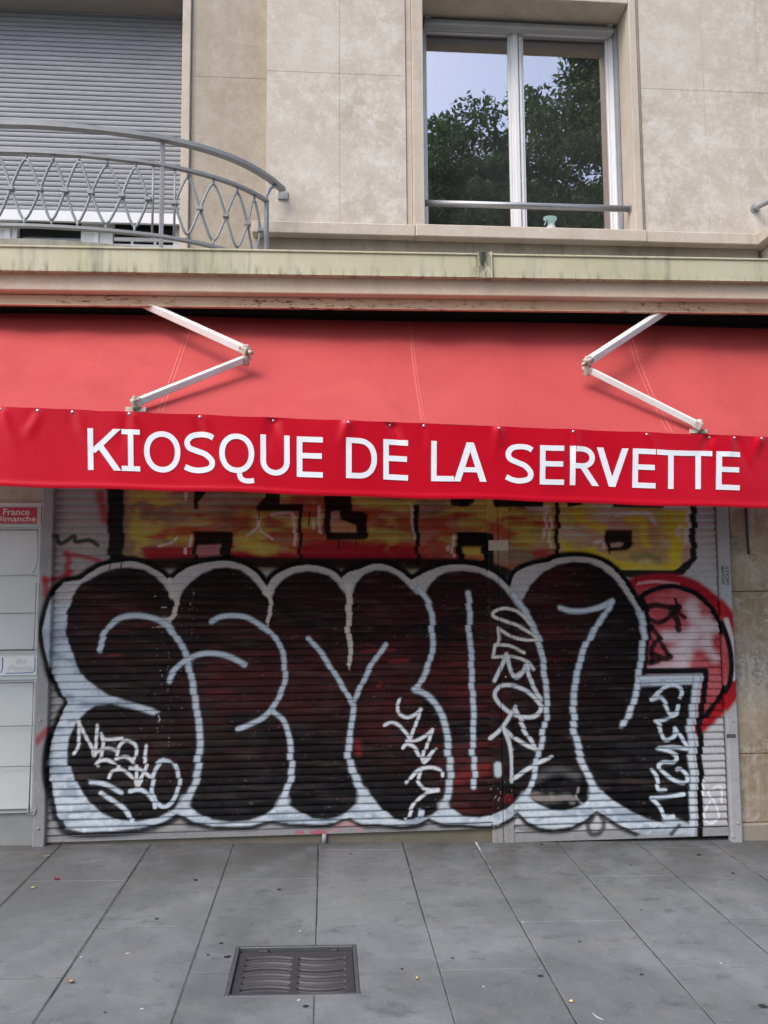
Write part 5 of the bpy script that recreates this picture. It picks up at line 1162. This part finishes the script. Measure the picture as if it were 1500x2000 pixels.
q.tube([k]+loop, .0017, 6); q.tube([k, k+Vector((.006, -.003, .018)), k+Vector((.017, -.004, .032))], .0017, 6); q.tube([k, k+Vector((-.004, -.002, .02)), k+Vector((-.002, -.004, .03))], .0017, 6); q.tube([k+Vector((0, 0, -.01)), k+Vector((.004, -.002, -.03))], .0017, 6)
q.build('loose_wires', M['cable'], e)

# ------------------------------------------------------------------ pavement drain
dc = Vector(((gx0+gx1)/2, (gy0+gy1)/2, gz((gx0+gx1)/2))); dg_ = empty('drain_grate', tuple(dc)); tag(dg_, 'rectangular cast iron drain grate with two rows of curved slots set in the paving', 'drain grate')
ax, ay, az = Vector((1, 0, GK)), Vector((0, 1, 0)), Vector((0, 0, 1)); hx, hy = (gx1-gx0)/2, (gy1-gy0)/2
q = MB()
for sx in (-1, 1): q.obox(dc+ax*sx*(hx-.009)+az*(-.022), ax, ay, az, .008, hy-.001, .023, .002)
for sy in (-1, 1): q.obox(dc+ay*sy*(hy-.009)+az*(-.022), ax, ay, az, hx-.0175, .008, .023, .002)
q.build('frame', M['iron_edge'], dg_)
q = MB(); q.obox(dc+az*(-.30), ax, ay, az, hx-.002, hy-.002, .006)
for sx in (-1, 1): q.obox(dc+ax*sx*(hx-.004)+az*(-.17), ax, ay, az, .003, hy-.008, .122)
for sy in (-1, 1): q.obox(dc+ay*sy*(hy-.004)+az*(-.17), ax, ay, az, hx-.001, .003, .122)
q.build('pit', M['dark'], dg_)
NX, NY = 150, 192; gw, gh = hx-.020, hy-.024; vs = []
gyc = -.008
for j in range(NY+1):
    for i in range(NX+1):
        a, b = -1+2*i/NX, -1+2*j/NY; x, y = a*gw, b*gh+gyc; zz = -.013
        side = -1 if a < 0 else 1; la = (abs(a)-.46)/.385
        if abs(la) < 1.12:
            curve = (.075 if side < 0 else -.075)*max(0, 1-la*la)
            f = (b+.80)/1.60*6; y += curve*gh*min(1, (1-abs(b))*4)
            fr_ = f-math.floor(f)
            if 0 <= f < 6:
                dslot = .5-abs(fr_-.5)                       # distance from the bar between slots
                endd = min(1, max(0, (1.04-abs(la))/.07))
                depth = min(1, max(0, (dslot-.25)/.07))*endd
                zz -= .045*depth
                zz += .0035*max(0, 1-abs(fr_-.10)/.12)*endd*(1 if depth < .1 else 0)
        p = dc+ax*x+ay*y+az*zz; vs.append(p)
q.__init__(); q.add(vs, [(j*(NX+1)+i, j*(NX+1)+i+1, (j+1)*(NX+1)+i+1, (j+1)*(NX+1)+i) for j in range(NY) for i in range(NX)], 0, True)
gro = q.build('grating', M['iron'], dg_)
q = MB()
for px, sz in ((-.14, .035), (.16, .03)):
    q = MB(); q.obox(dc+ax*px+ay*(hy-.026)+az*(-.012), ax, ay, az, sz*.55, .010, .007, .002); q.build('hinge_lug', M['iron'], dg_)
q = MB(); vs, fs = glyphs('von Roll', 1, .01); A = np.array(vs); lo, hi = A.min(0), A.max(0); s_ = .082/(hi[0]-lo[0])
q.add([dc+ax*(.085+(v[0]-lo[0])*s_)+ay*(gh+gyc-.030+(v[1]-lo[1])*s_)+az*(-.0125) for v in vs], fs); q.build('cast_lettering', M['iron_edge'], gro)

# ------------------------------------------------------------------ litter, each piece where it lies
def leaf(name, label, cat, px, py, L, Wd, ang, mat, curl=.3, group=None, h0=.002):
    L *= .85; Wd *= .85; p = atg(px, py); o = MB(); n = 7; up = []
    c, s = math.cos(ang), math.sin(ang)
    for k in range(n):
        t = k/(n-1); w = Wd*math.sin(PI*min(1, t*.94+.05))**.8; x = (t-.5)*L; z = h0+L*curl*(4*(t-.5)**2)*.5
        for a in (-1, 0, 1):
            lx, ly = x, a*w/2; X, Y = p.x+lx*c-ly*s, p.y+lx*s+ly*c; up.append((X, Y, gz(X)+z+abs(a)*Wd*curl*.6))
    m = len(up); up += [(x, y, z+.0012) for x, y, z in up]
    fs = [(3*k+a, 3*k+a+1, 3*k+a+4, 3*k+a+3)[::-1] for k in range(n-1) for a in (0, 1)]+[(m+3*k+a, m+3*k+a+1, m+3*k+a+4, m+3*k+a+3) for k in range(n-1) for a in (0, 1)]
    rim = [3*k for k in range(n)]+[3*(n-1)+1]+[3*k+2 for k in range(n-1, -1, -1)]+[1]
    fs += [(rim[k], rim[(k+1) % len(rim)], m+rim[(k+1) % len(rim)], m+rim[k]) for k in range(len(rim))]
    o.add(up, fs, 0, True); ob = o.build(name, mat); tag(ob, label, cat, group); return ob
leaf('petal', 'crumpled crimson petal lying on the paving near the left joint', 'petal', 111, 1719, .030, .020, .4, M['redpetal'], .5)
leaf('petal', 'pale yellow petal on the paving left of the crimson one', 'petal', 64, 1735, .024, .014, .3, M['yellow'], .4)
leaf('petal', 'yellow crescent shaped petal on the paving right of the drain grate', 'petal', 814, 1913, .022, .010, 1.3, M['yellow'], .5)
leaf('petal', 'yellow petal beside the white painted joint at the bottom of the view', 'petal', 1115, 1958, .022, .016, .6, M['yellow'], .3)
leaf('dry_leaf', 'tan dry leaf standing curled at the foot of the left shutter guide', 'dry leaf', 56, 1637, .030, .020, .2, M['yellow'], .7)
leaf('dry_leaf', 'flat tan leaf on the paving just in front of the left shutter guide', 'dry leaf', 90, 1673, .055, .022, .15, M['dry_leaf'], .12)
leaf('dry_leaf', 'brown leaf with a turned up tip on the lower left joint', 'dry leaf', 138, 1920, .046, .018, -.5, M['dry_leaf'], .5)
leaf('dry_leaf', 'reddish brown leaf under the shutter bottom bar at left', 'dry leaf', 222, 1645.5, .05, .022, .1, plain('red brown leaf', (.20, .085, .05), .8, .2, amt=.5, scale=60), .3)
leaf('dry_leaf', 'small tan leaf under the shutter bar left of the reddish one', 'dry leaf', 184, 1648.5, .045, .016, .0, M['dry_leaf'], .25)
leaf('dry_leaf', 'darker curled leaf against the foot of the newspaper rack', 'dry leaf', 42, 1643, .06, .02, .2, M['dry_leaf'], .5)
leaf('dead_leaf', 'small dark leaf on the paving left of the drain grate', 'dry leaf', 444, 1870, .035, .018, .5, M['tar'], .15)
def butt(px, py, ang, label):
    p = atg(px, py); o = MB(); d = Vector((math.cos(ang), math.sin(ang), GK*math.cos(ang))); r = .0042; c = Vector((p.x, p.y, gz(p.x)+r+.0005))
    o.tube([c-d*.016, c+d*.012], r, 10, 0); o.tube([c+d*.0121, c+d*.022], r*.95, 10, 1); tag(o.build('cigarette_butt', [M['butt'], M['paper']]), label, 'cigarette butt')
butt(3, 1641, .05, 'orange cigarette butt at the foot of the newspaper rack')
def scrap(px, py, L, Wd, ang, label):
    L *= .75; Wd *= .75; p = atg(px, py); o = MB(); c, s = math.cos(ang), math.sin(ang)
    pts = [(-.5, -.3), (.1, -.5), (.5, -.2), (.4, .4), (-.1, .5), (-.45, .25)]; v = []
    for z in (.001, .0035):
        for a, b in pts: X, Y = p.x+a*L*c-b*Wd*s, p.y+a*L*s+b*Wd*c; v.append((X, Y, gz(X)+z+.002*abs(a)))
    n = 6; o.add(v, [tuple(range(n))[::-1], tuple(range(n, 2*n))]+[(k, (k+1) % n, n+(k+1) % n, n+k) for k in range(n)]); tag(o.build('paper_scrap', M['paper']), label, 'paper scrap')
scrap(250, 1863.5, .026, .008, .05, 'thin white paper sliver on the slab left of the drain grate')
scrap(158, 1871, .012, .010, .5, 'tiny white crumb of paper on the left slanting joint')
scrap(277, 1972, .018, .010, .4, 'small white paper fleck near the bottom left of the paving')
scrap(583, 1955, .014, .011, .2, 'white paper crumb on the paving just below the drain grate')
scrap(1408, 1883, .013, .009, .2, 'white paper crumb on the slab at lower right')
scrap(944, 1928, .014, .007, .1, 'white paper speck on the slab between grate and painted joint')
scrap(586, 1820, .013, .012, .7, 'white paper crumb on the slab just above the drain grate')
o = MB(); P0 = atg(1157, 1980); P1 = atg(1178, 1993); mid = P0.lerp(P1, .5)
o.tube([(P0.x, P0.y, gz(P0.x)+.0025), (mid.x-.005, mid.y-.004, gz(mid.x)+.003), (P1.x, P1.y, gz(P1.x)+.0025)], .002, 6)
tag(o.build('plastic_thread', M['paper']), 'short white plastic thread lying beside the painted joint at bottom right', 'thread')

# ------------------------------------------------------------------ across the street: what the panes reflect
def tree(x, y, h, rad, seed, label, nleaf=5200, low=.30):
    r = np.random.default_rng(seed); e = empty('street_tree', (x, y, -.2)); tag(e, label, 'tree', 'trees across the street')
    q = MB(); tz = -.25
    q.tube([(x, y, tz), (x+.05, y, tz+h*.15), (x-.04, y+.05, tz+h*.35), (x+.08, y, tz+h*.6), (x, y+.1, tz+h*.86)], [.24, .2, .17, .11, .03], 12)
    tips = []
    for k in range(13):
        a = k*2.4+r.uniform(-.3, .3); z0 = tz+h*(.26+.5*k/13); l = rad*(.95-.45*k/13)*r.uniform(.75, 1.1)
        d = Vector((math.cos(a), math.sin(a), r.uniform(.35, .8))); b = Vector((x, y, z0)); m_ = b+d*l*.5+Vector((0, 0, .12*l)); t_ = b+d*l
        q.tube([b, m_, t_], [.075-.003*k, .045, .012], 7); tips += [m_, t_, b.lerp(t_, .75)]
    q.build('trunk', M['bark'], e)
    cl = []
    for _ in range(190):
        while True:
            p = r.uniform(-1, 1, 3)
            if .15 < np.linalg.norm(p) < 1: break
        zc = .62; c = np.array([x+p[0]*rad*(1-.25*max(0, p[2])), y+p[1]*rad*(1-.25*max(0, p[2])), tz+h*(zc+p[2]*(1-zc) if p[2] > 0 else zc+p[2]*(zc-low))]); cl.append((c, r.uniform(.30, .62)))
    for t_ in tips: cl.append((np.array(t_), r.uniform(.3, .6)))
    V = []; F = []
    per = nleaf//len(cl)
    for c, cr in cl:
        P = r.normal(0, 1, (per, 3)); P *= (np.minimum(1, r.random((per, 1))**.45)/np.linalg.norm(P, axis=1)[:, None]); P = P*cr*np.array([1, 1, .7])+c
        for p in P:
            n = Vector(r.normal(0, 1, 3)+np.array([0, 0, .9])).normalized(); u = n.orthogonal().normalized(); u.rotate(Matrix.Rotation(r.uniform(0, 6.28), 3, n)); w_ = n.cross(u)
            s = r.uniform(.045, .085); p = Vector(p); i = len(V)
            V += [p-u*s, p+w_*s*.4+n*s*.1, p+u*s, p-w_*s*.45+n*s*.1]; F.append((i, i+1, i+2, i+3))
    q = MB(); q.add(V, F); q.build('crown', M['leaf'], e)
tree(2.55, -8.7, 11.3, 2.3, 3, 'rounded green street tree reflected in the left window pane', 60000)
tree(5.7, -8.9, 13.4, 3.0, 8, 'tall dense green street tree reflected in the right window pane', 80000)
tree(4.6, -13.4, 14.0, 4.2, 21, 'broad green filler tree added behind the other two in the pane reflection', 80000)  # filler tree, added to close sky gaps in the reflected foliage
th = empty('town_house', (4, -26, -.5)); tag(th, 'pale town house with a chimney reflected behind the street trees', 'house')
q = MB(); x0, x1, yf, yb, zt = -8, 20, -24, -34, 16.6
q.box(x0, x1, yb, yf-.02, -.6, zt); th_w = q.build('wall', M['render'], th)
for fl in range(5):
    for k in range(9):
        wx = x0+2+k*3; q = MB(); z0 = 1.2+fl*3.4
        q.box(wx-.62, wx+.62, yf-.019, yf+.02, z0, z0+.09, .01); q.box(wx-.62, wx-.5, yf-.019, yf+.02, z0+.09, z0+2.1, .01); q.box(wx+.5, wx+.62, yf-.019, yf+.02, z0+.09, z0+2.1, .01); q.box(wx-.62, wx+.62, yf-.019, yf+.02, z0+2.1, z0+2.22, .01)
        o = q.build('window', M['stone_trim'], th); q = MB(); q.box(wx-.5, wx+.5, yf-.018, yf-.005, z0+.09, z0+2.1); q.build('pane', M['dark'], o)
q = MB(); q.box(x0-.3, x1+.3, yb-.3, yf+.4, zt, zt+.3, .04); vs = [(x0-.2, yf+.3, zt+.301), (x1+.2, yf+.3, zt+.301), (x1+.2, yb-.2, zt+.301), (x0-.2, yb-.2, zt+.301), (x0+2, yf-3, zt+2.6), (x1-2, yf-3, zt+2.6), (x1-2, yb+3, zt+2.6), (x0+2, yb+3, zt+2.6)]
q.add(vs, [(0, 1, 5, 4), (1, 2, 6, 5), (2, 3, 7, 6), (3, 0, 4, 7), (4, 5, 6, 7)]); rf = q.build('roof', M['tile'], th)
q = MB(); cxx = 6.0; q.box(cxx-.42, cxx+.42, yf-2.4, yf-1.6, zt+1, zt+3.2, .03); q.lathe((cxx, yf-2, zt+3.2), [(.3, 0), (.34, .2), (.24, .3), (.22, .9), (.3, 1.0), (.3, 1.08)], 14); q.build('chimney', M['render'], rf)

# ------------------------------------------------------------------ light and camera
W = bpy.data.worlds.new('World'); sc.world = W; W.use_nodes = True; t = W.node_tree
sky = t.nodes.new('ShaderNodeTexSky'); sky.sky_type = 'NISHITA'; sky.sun_disc = False
EL, AZ = math.radians(54), math.radians(222)      # high soft sun over the street, from the left
sky.sun_elevation = EL; sky.sun_rotation = AZ; sky.air_density = 1.0; sky.dust_density = 3.0; sky.ozone_density = 1.0
bg = t.nodes['Background']; bg.inputs['Strength'].default_value = .15
t.links.new(sky.outputs[0], bg.inputs[0])
sl_ = bpy.data.lights.new('sun', 'SUN'); sl_.energy = .55; sl_.angle = math.radians(28); sl_.color = (1, .97, .92)
so = bpy.data.objects.new('sun', sl_); COL.objects.link(so)
dirv = Vector((math.sin(AZ)*math.cos(EL), math.cos(AZ)*math.cos(EL), math.sin(EL)))
so.rotation_euler = dirv.to_track_quat('Z', 'Y').to_euler()
cd = bpy.data.cameras.new('camera'); cam = bpy.data.objects.new('camera', cd); COL.objects.link(cam)
cd.sensor_fit = 'HORIZONTAL'; cd.sensor_width = 36; cd.lens = 36*FPX/1500; cd.clip_end = 2000; cd.clip_start = .05
cam.matrix_world = Matrix(((RT.x, UP.x, -FW.x, CAM.x), (RT.y, UP.y, -FW.y, CAM.y), (RT.z, UP.z, -FW.z, CAM.z), (0, 0, 0, 1)))
sc.camera = cam
sc.view_settings.view_transform = 'Standard'; sc.view_settings.look = 'None'; sc.view_settings.exposure = 1.33; sc.view_settings.gamma = 1
